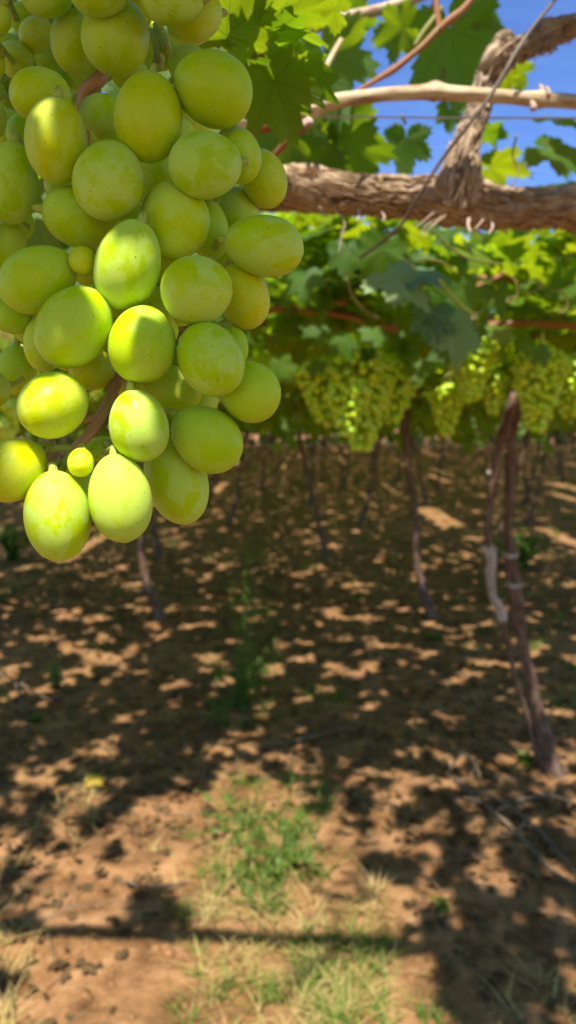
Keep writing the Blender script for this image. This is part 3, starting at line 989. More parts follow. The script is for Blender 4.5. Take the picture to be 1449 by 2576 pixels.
# low unseen leaves added to keep the sun off the upper grapes
n_ = 0
while n_ < 330:
    z = rr.uniform(1.70, 1.88)
    c = Vector((rr.uniform(-0.19, 0.07), 0, z))
    w = W0 + rr.uniform(0.0, 0.15)
    c.y = (w - (z - 1.5) * WN.z) / WN.y
    n_ += 1
    if (c.z - 1.5) < 0.68 * c.y: continue
    sz = rr.uniform(0.04, 0.07)
    M = leaf_matrix(c, SUN_V + Vector((rr.gauss(0, .25), rr.gauss(0, .25), 0)), (rr.uniform(-1, 1), rr.uniform(-1, 1), -0.3), sz)
    if keep(M, sz): hi.append(M)
for _ in range(90):          # and beside the three lit berries, over their right-hand neighbours
    z = rr.uniform(1.70, 1.88)
    c = Vector((rr.uniform(-0.05, 0.03), 0, z)); c.y = (W0 - rr.uniform(-0.02, 0.05) - (z - 1.5) * WN.z) / WN.y
    sz = rr.uniform(0.035, 0.06)
    M = leaf_matrix(c, SUN_V + Vector((rr.gauss(0, .2), rr.gauss(0, .2), 0)), (rr.uniform(-1, 1), rr.uniform(-1, 1), -0.3), sz)
    if keep(M, sz): hi.append(M)
for M in hi:
    put('leaf', MID_ME[rr.randrange(6)], M, vine_a)  # unseen leaves, added to shape the shade on soil and grapes

# ------------------------------------------------------------------ canopy leaves for the rows
def canopy(rr, x0, x1, y0, y1, lai=1.35, z=(1.80, 2.12), size=(0.10, 0.16), tilt=0.6, hole=None, gaps=17):
    """a closed layer of leaves with small openings left between the shoots"""
    A = (x1 - x0) * (y1 - y0)
    n = int(A * lai / 0.0105)
    hs = []
    for _ in range(int(A * gaps)):
        cx, cy, q = rr.uniform(x0, x1), rr.uniform(y0, y1), 0.002 + 0.042 * rr.random() ** 2.2
        hs.append((cx, cy, q))
        while rr.random() < 0.30:                      # openings come in loose chains
            hs.append((cx + rr.gauss(0, 0.09), cy + rr.gauss(0, 0.06), q * rr.uniform(0.5, 1)))
    H = np.array(hs)
    out = []
    kx, ky = SUN_V.x / SUN_V.z, SUN_V.y / SUN_V.z
    for _ in range(n):
        x, y = rr.uniform(x0, x1), rr.uniform(y0, y1)
        if hole and hole(x, y): continue
        zz = z[0] + (z[1] - z[0]) * rr.random()
        sz = rr.uniform(*size)
        M = rand_leaf(x, y, zz, rr, tilt, (sz, sz))
        c = M.translation
        px, py = c.x - kx * (c.z - 1.9), c.y - ky * (c.z - 1.9)
        if np.any((H[:, 0] - px) ** 2 + (H[:, 1] - py) ** 2 < (H[:, 2] + sz * 0.38) ** 2): continue
        out.append(M)
    return out


def add_leaves(parent, mats, n_single, rr, low=LOW, single=MID_ME, mat=M_LEAF_FAR):
    key = lambda M: (M.translation - CAMP).length if M.translation.y > 0.2 else 50 + M.translation.length
    mats = sorted(mats, key=key)
    for M in mats[:n_single]:
        put('leaf', single[rr.randrange(len(single))], M, parent)
    rest = mats[n_single:]
    if rest:
        L = parent.location
        o = link('foliage', bake('foliage', low, [np.array(Matrix.Translation(-L) @ M) for M in rest], [rr.randrange(len(low)) for _ in rest]), mat, parent, world_mesh=False)
        o['kind'] = 'stuff'


# row behind the photographer
vz = thing('grapevine', 'grapevine of the row behind the camera whose leaves shade the near bunch', 'vine', (-0.9, -1.5, 0), 'grapevines trained on overhead wires')
tube('trunk', [(Vector((-0.9, -1.5, -0.05)), 0.05), (Vector((-0.85, -1.48, 0.7)), 0.04), (Vector((-0.9, -1.5, 1.4)), 0.038), (Vector((-0.8, -1.5, 1.75)), 0.036), (Vector((-0.2, -1.5, 1.83)), 0.03), (Vector((1.4, -1.5, 1.82)), 0.025)],
     M_BARK, vz, seg=12, sub=5, rough=0.2)
rr = random.Random(101)
add_leaves(vz, canopy(rr, -3.2, 3.2, -3.2, -0.15, 2.0, (1.9, 2.2)), 0, rr)

# second row
def hole2(x, y):
    # the front fringe of the second row is ragged
    if y < 2.15 and random.random() < 0.42: return True
    return y < 1.62 + 0.22 * mnoise.noise(Vector((x * 2.3, 0, 5))) + 0.1


v_b = thing('grapevine', 'second row grapevine with twin twisted stems, one of them coloured pale as if sunlit', 'vine', gp(1395, 1968), 'grapevines trained on overhead wires')
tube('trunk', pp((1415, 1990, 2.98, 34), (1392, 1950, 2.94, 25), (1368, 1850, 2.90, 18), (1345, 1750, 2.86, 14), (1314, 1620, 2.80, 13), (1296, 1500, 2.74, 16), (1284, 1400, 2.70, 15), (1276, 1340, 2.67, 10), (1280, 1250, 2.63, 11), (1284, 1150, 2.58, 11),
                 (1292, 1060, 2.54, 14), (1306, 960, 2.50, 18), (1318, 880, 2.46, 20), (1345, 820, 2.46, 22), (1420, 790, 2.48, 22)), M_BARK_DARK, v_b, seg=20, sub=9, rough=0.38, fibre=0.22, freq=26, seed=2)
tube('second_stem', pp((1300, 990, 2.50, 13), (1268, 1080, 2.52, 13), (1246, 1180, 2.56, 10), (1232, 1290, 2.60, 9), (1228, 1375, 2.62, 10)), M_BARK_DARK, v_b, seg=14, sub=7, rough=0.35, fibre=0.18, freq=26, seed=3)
tube('second_stem', pp((1228, 1368, 2.62, 11), (1236, 1400, 2.63, 14), (1234, 1450, 2.65, 11), (1240, 1500, 2.67, 9), (1258, 1535, 2.69, 12), (1264, 1562, 2.70, 10)), M_PALEWOOD, v_b, seg=12, sub=6, rough=0.4, fibre=0.15, freq=40, seed=4)  # sunlit stretch of the stem, its light put into the colour
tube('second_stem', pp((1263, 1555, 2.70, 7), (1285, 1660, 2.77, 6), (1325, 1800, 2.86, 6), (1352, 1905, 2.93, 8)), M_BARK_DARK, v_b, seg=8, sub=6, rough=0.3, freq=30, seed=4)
for v0, x0, a0 in ((1395, 1284, 8), (1470, 1292, 7), (1380, 1230, 6), (1190, 1245, 6)):
    tube('vine_tie', pp((x0 - 19, v0 - 3, 2.66, 4), (x0, v0 + 5, 2.63, a0), (x0 + 19, v0, 2.66, 4)), M_PALEWOOD, v_b, seg=7, sub=4, rough=0.3, freq=60, seed=v0)
cor_b = [(Vector((-1.3, 2.55, 1.80)), 0.022), (Vector((-0.6, 2.5, 1.82)), 0.024)] + pp((700, 800, 2.42, 17), (900, 815, 2.42, 18), (1100, 812, 2.44, 20), (1330, 812, 2.46, 24), (1480, 796, 2.5, 22)) + [(Vector((1.9, 2.55, 1.85)), 0.024)]
tube('cordon', cor_b, M_BARK, v_b, seg=16, sub=12, rough=0.25, fibre=0.15, freq=25, seed=6)
for s, (a, b) in enumerate((((700, 775), (1000, 830)), ((1150, 745), (1449, 640)), ((1180, 700), (1500, 735)), ((1130, 830), (1460, 820)), ((640, 790), (880, 760)))):
    tube('cane', pp((a[0], a[1], 2.1, 9), ((a[0] + b[0]) / 2, (a[1] + b[1]) / 2 - 12, 2.05, 10), (b[0], b[1], 2.0, 9)), M_SHOOT, v_b, seg=8, sub=6, rough=0.1)
for pts in (((930, 560), (985, 630), (1030, 665), (1085, 700)), ((1080, 575), (1130, 620), (1180, 650), (1260, 665)), ((1100, 700), (1150, 760), (1190, 790), (1215, 780)),
            ((870, 700), (890, 750), (920, 785), (950, 800)), ((1060, 650), (1110, 660), (1150, 690))):
    tube('petiole', [(P(u, v, 1.3 + 0.03 * i), 3.2 / FPX * 1.3) for i, (u, v) in enumerate(pts)], M_GREENSTEM, v_b, seg=7, sub=6)
rr = random.Random(13)
def curl(u, v, d, px, turns, seed, parent):
    r2 = random.Random(seed)
    pts = []
    N = 22
    for i in range(N):
        t = i / (N - 1)
        ang = t * turns * 2 * math.pi + r2.uniform(0, 0.2) + seed
        q = px * (1 - 0.65 * t)
        pts.append((P(u + math.cos(ang) * q + t * 30, v + math.sin(ang) * q + t * 40, d + 0.02 * t), (2.6 - 1.6 * t) / FPX * d))
    tube('tendril', pts, M_TENDRIL, parent, seg=6, sub=2)
for k, (u, v, px, tn) in enumerate(((1330, 700, 32, 1.2), (1130, 930, 30, 0.8), (970, 585, 26, 0.9), (1190, 590, 22, 1.0), (1400, 750, 24, 1.3), (1270, 720, 30, 0.9), (880, 610, 18, 1.1))):
    curl(u, v, 1.45, px, tn, k, v_b)
can_b = canopy(rr, -0.45, 2.6, 1.5, 3.75, 7.5, (1.80, 2.18), hole=hole2)
# leaves draping along the fringe and hanging under the wires
for _ in range(190):
    x = rr.uniform(-0.5, 1.7); y = rr.uniform(1.7, 2.6)
    z = rr.uniform(1.66, 1.98)
    a = rr.uniform(-0.7, 0.7)
    can_b.append(leaf_matrix((x, y, z), (math.sin(a), -0.8, rr.uniform(0.0, 0.9)), (rr.uniform(-.5, .5), -0.2, -1), rr.uniform(0.07, 0.13)))
can_b = [M for M in can_b if (M.translation.z - 1.5) < 0.305 * M.translation.y]
r2 = random.Random(3)
glow = [P(r2.uniform(820, 1010), r2.uniform(880, 1120), r2.uniform(2.05, 2.15)) for _ in range(1)] + [P(r2.uniform(1180, 1440), r2.uniform(900, 1100), 2.1) for _ in range(4)]
glow += [P(1400, 1930, 2.93), P(1240, 1450, 2.65), P(1284, 1410, 2.68), P(1288, 1470, 2.68), P(560, 1690, 3.1), P(620, 1740, 3.2), P(600, 1300, 3.2), P(605, 1500, 3.2), P(1340, 1700, 2.8)]
glow += [P(r2.uniform(700, 1440), r2.uniform(580, 760), 1.9) for _ in range(30)]
def lit_hole(M):
    c = M.translation
    for g in glow:
        k = (c - g).dot(SUN_V)
        if k > 0.05 and ((c - g) - SUN_V * k).length < (0.068 if g.z > 1.72 else 0.046): return True
    return False
can_b = [M for M in can_b if not lit_hole(M)]
for (u0, u1, v0, v1, d0, n0) in ((780, 1030, 870, 1120, 2.16, 70), (1300, 1449, 870, 1090, 2.18, 35)):
    for _ in range(n0):                                  # close cover added to shade the hanging bunches
        g = P(r2.uniform(u0, u1), r2.uniform(v0, v1), d0)
        k = (r2.uniform(1.86, 2.06) - g.z) / SUN_V.z
        c = g + SUN_V * k
        can_b.append(leaf_matrix(c, (r2.gauss(0, .35), r2.gauss(0, .35), 1), (r2.uniform(-1, 1), r2.uniform(-1, 1), -.2), r2.uniform(0.08, 0.12)))
add_leaves(v_b, can_b, 300, rr)

v_c = thing('grapevine', 'second row grapevine mostly hidden behind the large near bunch', 'vine', (-2.1, 2.75, 0), 'grapevines trained on overhead wires')
tube('trunk', [(Vector((-2.1, 2.75, -0.05)), 0.05), (Vector((-2.05, 2.7, 0.5)), 0.04), (Vector((-2.0, 2.66, 1.1)), 0.036), (Vector((-1.9, 2.6, 1.65)), 0.036), (Vector((-1.6, 2.56, 1.79)), 0.03), (Vector((-1.28, 2.55, 1.80)), 0.025)],
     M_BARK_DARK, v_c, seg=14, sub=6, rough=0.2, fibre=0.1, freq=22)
can_c = canopy(rr, -3.4, -0.45, 1.5, 3.75, 7.5, (1.80, 2.18), hole=hole2)
for _ in range(80):
    can_c.append(leaf_matrix((rr.uniform(-1.6, -0.4), rr.uniform(1.7, 2.6), rr.uniform(1.62, 1.95)), (rr.uniform(-.5, .5), -0.8, rr.uniform(0, .9)), (rr.uniform(-.5, .5), -0.2, -1), rr.uniform(0.07, 0.13)))
add_leaves(v_c, can_c, 220, rr)

# ------------------------------------------------------------------ third row and beyond
ORD = ['zeroth', 'first', 'second', 'third', 'fourth', 'fifth', 'sixth', 'seventh', 'eighth', 'ninth', 'tenth', 'eleventh', 'twelfth', 'thirteenth', 'fourteenth', 'fifteenth', 'sixteenth', 'seventeenth', 'eighteenth', 'nineteenth', 'twentieth', 'final']


def vine_proto(seed, w, dpt, tris='low', lai=1.35, lean=0.0, single=0):
    rr = random.Random(seed)
    root = thing('grapevine', 'x', 'vine', (0, 0, 0), 'grapevines trained on overhead wires')
    bx = rr.uniform(-0.05, 0.05)
    tr = [(Vector((0, 0, -0.05)), 0.075), (Vector((0, 0, 0.05)), 0.048), (Vector((bx - lean * 0.25, -0.02, 0.35)), 0.030), (Vector((-lean * 0.6 + rr.uniform(-.04, .04), 0.02, 0.8)), 0.026),
          (Vector((-lean * 0.9 + rr.uniform(-.04, .04), -0.03, 1.3)), 0.028), (Vector((-lean + 0.05, -0.05, 1.65)), 0.034), (Vector((-lean + 0.25, -0.05, 1.8)), 0.03)]
    tube('trunk', tr, M_BARK_DARK, root, seg=10, sub=5, rough=0.25, freq=20, seed=seed, world_mesh=True) if False else None
    V, F, U = tube_data(tr, seg=10, sub=5, rough=0.25, freq=20, seed=seed)
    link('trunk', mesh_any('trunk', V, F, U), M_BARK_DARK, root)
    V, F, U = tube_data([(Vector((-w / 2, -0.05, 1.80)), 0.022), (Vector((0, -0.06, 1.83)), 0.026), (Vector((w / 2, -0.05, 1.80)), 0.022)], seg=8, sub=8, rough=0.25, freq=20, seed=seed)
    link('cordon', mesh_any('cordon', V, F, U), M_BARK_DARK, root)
    cn = canopy(rr, -w / 2, w / 2, -dpt / 2, dpt / 2, lai, (1.74, 2.08), gaps=12)
    for _ in range(110):
        cn.append(leaf_matrix((rr.uniform(-w / 2, w / 2), rr.uniform(-0.5, 0.5), rr.uniform(1.32, 1.85)), (rr.uniform(-.6, .6), -0.8, rr.uniform(0, .8)), (rr.uniform(-.5, .5), 0, -1), rr.uniform(0.08, 0.13)))
    cn.sort(key=lambda M: M.translation.y + 2 * M.translation.z)
    for M in cn[:single]: put('leaf', MID_ME[rr.randrange(6)], M, root)
    cn = cn[single:]
    o = link('foliage', bake('foliage', LOW, [np.array(M) for M in cn], [rr.randrange(5) for _ in cn]), M_LEAF_FAR, root)
    o['kind'] = 'stuff'
    return root


def copy_tree(o, parent=None):
    c = o.copy(); COL.objects.link(c)
    if parent: c.parent = parent
    for ch in list(KIDS.get(o.name, [])):
        copy_tree(ch, c)
    return c


def kids_of(root):
    for ch in [q for q in bpy.data.objects if q.parent == root]:
        KIDS.setdefault(root.name, []).append(ch)
        kids_of(ch)


KIDS = {}
W3 = 2.05
p3 = vine_proto(1, W3, 2.5, lai=7.0, lean=0.27, single=110)
kids_of(p3)
g3 = G(1085, 1565)
slots3 = [g3.x + k * W3 for k in (0, -1, -2, 1)]
for k, x in enumerate(sorted(slots3)):
    o = p3 if k == 0 else copy_tree(p3)
    o.location = (x, g3.y, 0)
    o['label'] = f'third row grapevine on a thin leaning trunk, {ORD[k + 1]} trunk of its row'
protos = [vine_proto(s, W3, 2.55, lai=6.5, lean=(-.28, .1, .3)[s - 11]) for s in (11, 12, 13)]
for q in protos: kids_of(q)
used = [False] * 3
ROWN = ['fourth', 'fifth', 'sixth', 'seventh', 'eighth', 'ninth', 'tenth', 'eleventh', 'twelfth', 'thirteenth', 'fourteenth', 'fifteenth', 'sixteenth', 'seventeenth', 'last']
rr = random.Random(4)
row_y = [g3.y + 2.5 * k for k in range(1, 16)]
for ri, y in enumerate(row_y):
    half = 0.42 * y + 1.0
    n = int(2 * half / W3) + 1
    off = rr.uniform(0, W3)
    xs = [-half + off + W3 * k for k in range(n)]
    for k, x in enumerate(xs):
        pi = rr.randrange(3)
        if used[pi]: o = copy_tree(protos[pi])
        else: o, used[pi] = protos[pi], True
        if rr.random() < 0.5: o.rotation_euler = (0, 0, math.pi)
        o.location = (x + rr.uniform(-.25, .25), y + rr.uniform(-.08, .08), 0)
        kw = ORD[k + 1] if k + 1 < len(ORD) else 'last'
        o['label'] = f'distant shaded grapevine in the {ROWN[ri]} row back, {kw} trunk along it'

# windbreak beyond the last row
ms, pk = [], []
rr = random.Random(9)
for _ in range(7000):
    x = rr.uniform(-24, 24); y = row_y[-1] + 2.5 + rr.uniform(0, 2.2)
    top = 2.5 + 0.5 * mnoise.noise(Vector((x * 0.35, 0, 1)))
    ms.append(np.array(rand_leaf(x, y, rr.uniform(0, top), rr, 1.2, (0.3, 0.6)))); pk.append(rr.randrange(5))
wbk = link('windbreak_hedge', bake('windbreak_hedge', LOW, ms, pk), M_TREE)
tag(wbk, 'dark green hedge closing the vineyard beyond the last row', 'hedge', kind='stuff')

# ------------------------------------------------------------------ grapes
def grape_mesh(name, seg, rings, egg=0.06, seed=0, tip=True):
    V, F = [], []
    rr = random.Random(seed)
    for j in range(rings + 1):
        ph = math.pi * j / rings
        for i in range(seg):
            th = 2 * math.pi * i / seg
            z = math.cos(ph)
            r = math.sin(ph) * (1 - egg * z)
            lump = 1 + 0.012 * math.sin(2 * th + seed) * math.sin(ph) + 0.01 * math.sin(3 * th + seed * 2)
            zz = z
            if tip and z < -0.992: zz = z - 0.016 * (1 - (1 + z) / 0.008)        # nipple at the tip
            if tip and z > 0.985: zz = z - 0.03 * (z - 0.985) / 0.015        # dimple at the stalk
            V.append((r * lump * math.cos(th), r * lump * math.sin(th), zz))
    for j in range(rings):
        for i in range(seg):
            a, b = j * seg + i, j * seg + (i + 1) % seg
            F.append((a, a + seg, b + seg, b))
    V = np.array(V)
    me = mesh_np(name, V, np.array(F), V[:, :2])
    me.materials.append(M_GRAPE)
    return me


HERO_ME = [grape_mesh('grape', 48, 36, e, s) for s, e in enumerate((0.05, 0.08, 0.02, 0.06))]
BERRY_ME = [grape_mesh('berry', 14, 10, 0.05, s, False) for s in range(2)]

# u, v, semi-axis 1, semi-axis 2, angle of axis 1 (deg, clockwise from right), layer
HERO = [
    (118, -10, 68, 58, 20, 1), (252, -30, 80, 76, 0, 0), (185, 105, 86, 58, 82, 2), (294, 92, 101, 87, 80, 1), (433, -2, 80, 70, 10, 0), (487, 32, 78, 72, 60, 1),
    (-4, 48, 46, 34, 90, 1), (92, 86, 49, 44, 80, 3), (40, 150, 53, 42, 60, 3), (-4, 165, 30, 18, 90, 2), (122, 150, 36, 32, 0, 4),
    (103, 241, 82, 71, 30, 1), (142, 355, 112, 80, 82, 0), (255, 285, 56, 53, 0, 2), (270, 325, 43, 40, 0, 2), (374, 296, 117, 87, 86, 0), (534, 223, 108, 94, 52, 0),
    (517, 416, 93, 87, 5, 0), (602, 392, 74, 55, 80, 1), (664, 450, 78, 56, 75, 2), (275, 454, 104, 91, 85, 0), (30, 461, 107, 67, 88, 1), (198, 547, 96, 76, 25, 1),
    (440, 550, 99, 87, 70, 0), (527, 580, 77, 49, 85, 1), (600, 530, 62, 50, 70, 2), (664, 620, 101, 78, 12, 1), (208, 655, 38, 35, 70, 0), (322, 668, 117, 83, 102, 0),
    (97, 703, 104, 84, -22, 0), (38, 790, 66, 50, 10, 1), (20, 622, 68, 50, 90, 2), (186, 823, 110, 93, -52, 0), (103, 868, 68, 44, 80, 1), (497, 730, 91, 87, 0, 0),
    (613, 744, 87, 65, 75, 1), (358, 866, 99, 86, 92, 0), (530, 904, 98, 82, 60, 0), (590, 868, 52, 34, 80, 2), (626, 984, 82, 74, 40, 1), (135, 1018, 92, 84, -25, 0),
    (350, 1071, 93, 76, 75, 0), (432, 978, 78, 58, 20, 2), (235, 930, 60, 52, 0, 2), (520, 1104, 98, 78, 38, 1), (443, 1208, 115, 79, 72, 1), (302, 1253, 113, 80, 82, 0),
    (145, 1298, 115, 86, 84, 0), (35, 1181, 92, 78, -30, 0), (203, 1163, 37, 34, 90, 0), (250, 1128, 44, 30, -20, 2),
    # seen only as dim shapes between the others
    (190, 1225, 60, 48, 80, 3), (395, 420, 62, 50, 70, 3), (330, 560, 60, 50, 0, 3), (420, 660, 60, 50, 0, 3), (270, 760, 66, 52, 0, 3), (395, 770, 60, 50, 0, 3),
    (160, 460, 50, 44, 0, 3), (60, 330, 52, 44, 80, 3), (20, 330, 40, 36, 80, 3), (470, 240, 40, 34, 0, 4), (330, 190, 48, 40, 0, 4), (60, 40, 44, 38, 0, 3), (180, 20, 50, 44, 0, 3),
    (345, 20, 52, 44, 0, 3), (-30, 300, 60, 48, 90, 2), (-40, 980, 70, 56, 0, 3), (500, 1010, 50, 44, 0, 3), (330, 950, 56, 48, 0, 3), (580, 640, 52, 46, 0, 3),
    (-90, 100, 80, 66, 80, 1), (-110, 560, 90, 74, 80, 1), (-100, 720, 90, 76, 60, 1), (-120, 330, 92, 76, 70, 1), (250, -190, 92, 80, 60, 0), (420, -160, 92, 80, 60, 1), (90, -160, 90, 78, 60, 1),
    (-80, -60, 86, 74, 60, 1), (330, -330, 86, 76, 80, 1), (160, -320, 86, 76, 80, 1),
]
_r = random.Random(8)
for _ in range(60):
    v_ = _r.uniform(-60, 930)
    u_ = _r.uniform(-60, 500 if v_ < 400 else (560 if v_ < 800 else 430))
    HERO.append((u_, v_, _r.uniform(56, 66), _r.uniform(48, 54), _r.uniform(0, 180), 4 + (_r.random() < 0.5)))
hero_root_loc = P(290, -700, 0.31)
hero = thing('grape_bunch', 'large sharp bunch of plump green table grapes hanging close to the camera', 'grape bunch', hero_root_loc)
placed = []
LAY = {0: 0.232, 1: 0.246, 2: 0.262, 3: 0.280, 4: 0.298, 5: 0.318}


def hero_axes(u, v, a, b, ang, d):
    c = P(u, v, d)
    ray = (c - CAMP).normalized()
    e1 = (math.cos(R(ang)) * a, math.sin(R(ang)) * a)
    e2 = (-math.sin(R(ang)) * b, math.cos(R(ang)) * b)
    def to3(e):
        w = RIGHT * (e[0] / FPX * d) - UP * (e[1] / FPX * d)
        return w - ray * w.dot(ray)
    s1 = RIGHT - ray * RIGHT.dot(ray); s1.normalize()
    s2 = ray.cross(s1)
    E1, E2 = to3(e1), to3(e2)
    M = np.array([[E1.dot(s1), E2.dot(s1)], [E1.dot(s2), E2.dot(s2)]])
    Um, S, _ = np.linalg.svd(M)
    la, lb = S[0], S[1]
    d1 = s1 * float(Um[0, 0]) + s2 * float(Um[1, 0])
    # true long axis at least 1.22 x the short one; what is missing lies along the line of sight
    at = max(la, 1.22 * lb)
    q = (la * la - lb * lb) / max(at * at - lb * lb, 1e-9)
    ct = math.sqrt(min(1, max(0, q)))
    st = math.sqrt(1 - ct * ct)
    if d1.z > 0: d1 = -d1                      # tips point downwards and outwards
    axis = (d1 * ct - ray * st).normalized()    # towards the tip
    return c, axis, at, lb


def reach(axis, at, lb, direc):
    k = direc.dot(axis)
    return 1 / math.sqrt(k * k / at ** 2 + (1 - k * k) / lb ** 2)


for (u, v, a, b, ang, lay) in sorted(HERO, key=lambda q: q[5]):
    d = LAY[lay]
    while True:
        c, ax, at, lb = hero_axes(u, v, a, b, ang, d)
        ok = True
        for c2, ax2, at2, lb2 in placed:
            D = c - c2
            L = D.length
            if L < (reach(ax, at, lb, D / L) + reach(ax2, at2, lb2, D / L)) * 0.93:
                ok = False; break
        if ok or d > 0.37: break
        d += 0.0015
    if not ok and lay >= 4: continue
    placed.append((c, ax, at, lb))
    z = -ax
    x = z.orthogonal().normalized()
    x.rotate(Quaternion(z, random.uniform(0, 6.28)))
    y = z.cross(x)
    M = Matrix(((x.x * lb, y.x * lb, z.x * at, c.x), (x.y * lb, y.y * lb, z.y * at, c.y), (x.z * lb, y.z * lb, z.z * at, c.z), (0, 0, 0, 1)))
    put('grape', HERO_ME[random.randrange(4)], M, hero)

# rachis: main stalk, the visible pinkish tail, and a stalk for every grape
main = [(P(300, -760, .31), .0032), (P(285, -300, .305), .0032), (P(395, 90, .285), .0026), (P(330, 60, .29), .0026)]
tube('rachis', [(P(310, -760, .31), .0034), (P(300, -300, .30), .0034), (P(275, 100, .285), .0030), (P(255, 190, .272), .0028), (P(212, 245, .278), .0028), (P(215, 420, .29), .0027),
                (P(260, 640, .288), .0026), (P(300, 850, .28), .0024), (P(292, 960, .266), .0022), (P(262, 1030, .255), .0021), (P(228, 1085, .249), .0020), (P(180, 1136, .246), .0017)],
     M_RACHIS, hero, seg=14, sub=6, rough=0.12, freq=200, seed=1)
tube('branch', [(P(240, 1060, .251), .0016), (P(222, 1052, .248), .0017), (P(205, 1060, .244), .0013)], M_RACHIS, hero, seg=10, sub=5, rough=0.12, freq=300)
tube('branch', [(P(183, 1133, .246), .0014), (P(165, 1127, .245), .0013), (P(130, 1129, .244), .0014), (P(112, 1128, .243), .0019)], M_PEDICEL, hero, seg=10, sub=5, rough=0.12, freq=300)
tube('branch', [(P(180, 1136, .246), .0014), (P(168, 1160, .245), .0014), (P(155, 1180, .242), .0017), (P(148, 1192, .241), .0017)], M_PEDICEL, hero, seg=10, sub=5, rough=0.15, freq=300)
tube('branch', [(P(262, 1150, .262), .0012), (P(268, 1115, .258), .0013), (P(282, 1130, .252), .0014), (P(296, 1150, .248), .0014)], M_PEDICEL, hero, seg=10, sub=5, rough=0.12, freq=300)
tube('branch', [(P(330, 920, .275), .0016), (P(326, 955, .258), .0017), (P(327, 975, .243), .0022)], M_RACHIS, hero, seg=10, sub=5, rough=0.2, freq=300)
tube('branch', [(P(340, 130, .285), .0022), (P(385, 85, .275), .0022), (P(400, 130, .272), .0022), (P(395, 170, .27), .0022)], M_PEDICEL, hero, seg=10, sub=5, rough=0.2, freq=300)
tube('branch', [(P(395, 60, .272), .0020), (P(412, 100, .272), .0022), (P(420, 130, .270), .0020)], M_PEDICEL, hero, seg=10, sub=5, rough=0.2, freq=300)
axis_pts = [P(275, 100, .30), P(240, 300, .30), P(230, 500, .30), P(260, 640, .295), P(300, 850, .285), P(262, 1030, .258), P(200, 1120, .25)]
for (c, ax, at, lb) in placed:
    e = c - ax * at * 0.97
    q = min(axis_pts, key=lambda w: (w - e).length + 0.3 * abs(w.z - e.z))
    if (q - e).length < 0.004: continue
    q = e + (e - CAMP).normalized() * 0.013 + (q - e).normalized() * 0.007
    m = e - ax * 0.0025 + (e - CAMP).normalized() * 0.004
    tube('pedicel', [(e + ax * 0.0006, .0020), (e - ax * 0.002, .0013), (m, .0009), (m.lerp(q, 0.5), .0010), (q, .0013)], M_PEDICEL, hero, seg=7, sub=3, rough=0.15, freq=300)


def bunch(loc, h, w, label, seed, me=BERRY_ME, br=0.0118, n=95, group='bunches hanging under the second row', single=True, shoulder=0.3):
    rr = random.Random(seed)
    t = thing('grape_bunch', label, 'grape bunch', loc, group)
    pts = []
    tries = 0
    while len(pts) < n and tries < 6000:
        tries += 1
        s = rr.random() ** 0.8
        # broad shouldered cone, widest a little below the top
        prof = (math.sin(min(1, s / 0.25) * math.pi / 2)) * (1 - 0.80 * max(0, s - 0.2) / 0.8)
        a = rr.uniform(0, 6.28)
        q = w / 2 * prof * rr.uniform(0.75, 1.0)
        q *= 1 + 0.25 * math.sin(2 * a + seed)
        p = Vector((math.cos(a) * q, math.sin(a) * q, -0.03 - s * h))
        if all((p - o).length > br * 1.7 for o in pts): pts.append(p)
    ms = []
    for p in pts:
        out = Vector((p.x, p.y, -0.03)).normalized()
        qn = (-out).to_track_quat('Z', 'Y')
        r = br * rr.uniform(0.85, 1.1)
        ms.append(Matrix.Translation(p) @ qn.to_matrix().to_4x4() @ Matrix.Diagonal((r, r, r * 1.22, 1)))
    if single:
        for M in ms:
            o = bpy.data.objects.new('grape', me[rr.randrange(2)]); COL.objects.link(o); o.parent = t; o.matrix_basis = M
    else:
        src = [(np.array([v.co[:] for v in BERRY_LOW.vertices]), BL_F, np.array([v.co[:2] for v in BERRY_LOW.vertices]))]
        o = link('grapes', bake('grapes', src, [np.array(M) for M in ms], [0] * len(ms)), M_GRAPE_FAR, t)
        o['kind'] = 'stuff'
    V, F, U = tube_data([(Vector((0, 0, 0.12)), .003), (Vector((0.005, 0, 0)), .0028), (Vector((0, 0, -h * 0.5)), .002), (Vector((0, 0, -h * 0.9)), .0012)], seg=6, sub=3)
    link('rachis', mesh_any('rachis', V, F, U), M_GREENSTEM, t, world_mesh=False)
    return t


def uv_low(seg=8, rings=6):
    V, F = [], []
    for j in range(rings + 1):
        for i in range(seg):
            ph, th = math.pi * j / rings, 2 * math.pi * i / seg
            V.append((math.sin(ph) * math.cos(th), math.sin(ph) * math.sin(th), math.cos(ph)))
    for j in range(rings):
        for i in range(seg):
            a, b = j * seg + i, j * seg + (i + 1) % seg
            F.append((a, a + seg, b + seg, b))
    return np.array(V), np.array(F)


lv, BL_F = uv_low()
BERRY_LOW = mesh_np('berry_low', lv, BL_F)
M_GRAPE_FAR = mat_plain('grape_skin_far', (0.24, 0.34, 0.025), (0.40, 0.44, 0.03), 40, 0.35, thru=(0.4, 0.5, 0.04), spec=0.4)

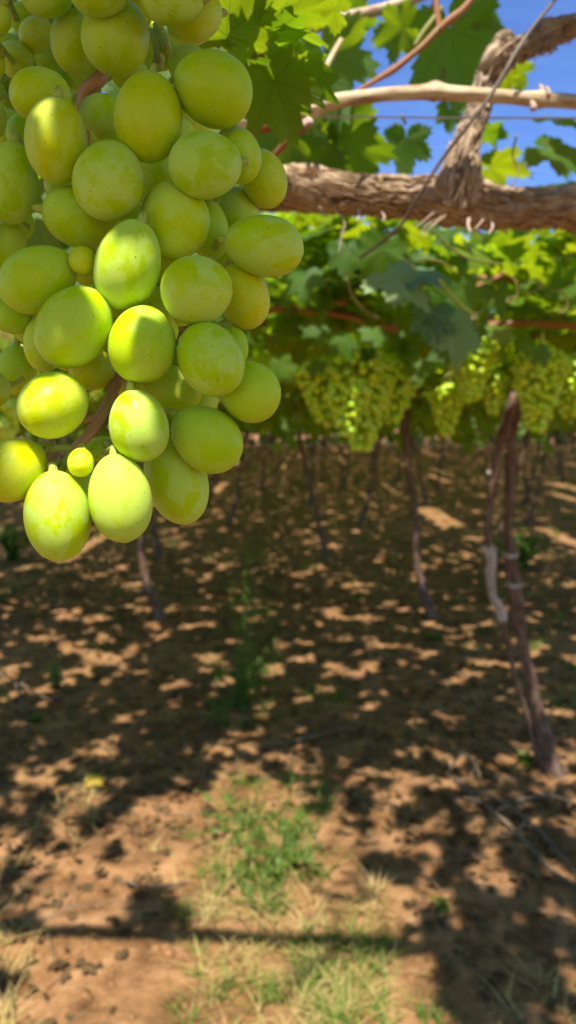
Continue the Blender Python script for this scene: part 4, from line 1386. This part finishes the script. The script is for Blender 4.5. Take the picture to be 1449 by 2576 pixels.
B2 = [
    (915, 870, 2.16, 0.33, 0.24, 'broad bunch of small blurred grapes hanging lowest below the second cordon'),
    (822, 905, 2.2, 0.21, 0.18, 'shorter bunch tucked against the broad low hanging one on its gap side'),
    (985, 900, 2.24, 0.21, 0.19, 'rounded bunch overlapping the broad low one on its trunk side'),
    (875, 960, 2.10, 0.17, 0.12, 'small bunch in front of the tip of the broad low hanging one'),
    (1128, 975, 2.35, 0.17, 0.12, 'dim bunch under the big drooping leaf'),
    (1190, 850, 2.15, 0.20, 0.18, 'short bunch between the drooping leaf and the dark trunk'),
    (1245, 940, 2.25, 0.13, 0.11, 'narrow bunch touching the dark trunk'),
    (1362, 870, 2.18, 0.27, 0.19, 'sunlit bunch just past the dark trunk'),
    (1445, 900, 2.3, 0.20, 0.17, 'bunch cut by the frame edge past the dark trunk'),
    (668, 900, 2.4, 0.15, 0.14, 'shadowed bunch beside the edge of the large near bunch'),
]
for k, (u, v, d, h, w, lab) in enumerate(B2):
    bunch(P(u, v - 30, d), h, w, lab.replace('sunlit bunch', 'large bunch'), 50 + k, n=int(70 + h * 380))
bunch(P(-10, 790, 1.05), 0.15, 0.14, 'bright yellow green bunch behind the lower edge of the large near one', 80, br=0.0112, n=70)
bunch(P(-60, 850, 1.15), 0.18, 0.15, 'second bright bunch behind the near one, at the frame edge', 81, br=0.0112, n=80)

# bunches of the third and further rows
k = 0
rr = random.Random(60)
b3 = bunch((0, 0, 0), 0.24, 0.17, 'x', 99, br=0.0125, n=75, group='small distant bunches under the further rows', single=False)
kids_of(b3)
first = True
spots = [(x, g3.y - 0.1) for x in np.arange(-2.6, 3.4, 0.27)] + [(x, row_y[0]) for x in np.arange(-3.6, 4.2, 0.42)] + [(x, row_y[1]) for x in np.arange(-4.6, 5, 0.6)]
CNT = {}
for i, (x, y) in enumerate(spots):
    o = b3 if first else copy_tree(b3)
    first = False
    o.location = (x + rr.uniform(-.08, .08), y + rr.uniform(-.25, .25), 1.74 + rr.uniform(-0.06, 0.04))
    s = rr.uniform(0.8, 1.15); o.scale = (s, s, s); o.rotation_euler = (0, 0, rr.uniform(0, 6.28))
    o['label'] = 'small blurred green bunch hanging far back in the shade of the rows'

# yellowed leaf lying in the sun
fl = bpy.data.meshes.new('x')
M_YL = mat_leaf('yellowed_leaf', top=(0.42, 0.38, 0.03), thru=(0.5, 0.45, 0.03), tfac=0.2)
ye = mesh_np('fallen_leaf', *NEAR[2]); ye.materials.append(M_YL)
g = gp(238, 1985, 0.012)
o = bpy.data.objects.new('fallen_leaf', ye); COL.objects.link(o)
o.matrix_basis = leaf_matrix(g, (0.1, -0.25, 1), (0.8, 0.5, 0), 0.10)
tag(o, 'yellowed fallen vine leaf lying on the sunlit soil', 'leaf')
bpy.data.meshes.remove(fl)

# fine blue-tinted netting stretched over the whole vineyard on high wires
t = NT('shade_net')
pos = t.n('ShaderNodeNewGeometry').outputs['Position']
f1 = t.noise(t.mapping(pos, (0.25, 9.0, 0)), 1.0, 3, 0.6)
f2 = t.noise(t.mapping(pos, (1.0, 0.35, 0)), 1.0, 2, 0.5, 1.0)
f = t.math('ADD', t.math('MULTIPLY', t.rng(f1, 0.35, 0.65), 0.6), t.math('MULTIPLY', t.rng(f2, 0.4, 0.6), 0.4))
col = t.mix(f, (0.66, 0.73, 0.95), (0.80, 0.84, 1.0))
tr = t.n('ShaderNodeBsdfTransparent'); t.l(col, tr.inputs[0])
th = t.n('ShaderNodeBsdfDiffuse'); th.inputs[0].default_value = (0.10, 0.16, 0.50, 1)
mx = t.n('ShaderNodeMixShader'); mx.inputs[0].default_value = 0.05
t.l(tr.outputs[0], mx.inputs[1]); t.l(th.outputs[0], mx.inputs[2])
M_NET = t.finish(mx.outputs[0])
xs = np.linspace(-32, 32, 60); ys = np.linspace(-14, 60, 90)
NV = np.array([(x, y, 4.3 + 0.12 * math.sin(x * 1.1 + 0.4 * math.sin(y)) + 0.10 * math.sin(y * 1.6 + x * 0.3)) for y in ys for x in xs])
ii = np.arange(len(NV)).reshape(len(ys), len(xs))
NF = np.stack([ii[:-1, :-1], ii[:-1, 1:], ii[1:, 1:], ii[1:, :-1]], -1).reshape(-1, 4)
tag(link('shade_net', mesh_np('shade_net', NV, NF, NV[:, :2]), M_NET), 'fine blue tinted netting stretched high over all the vine rows', 'net')
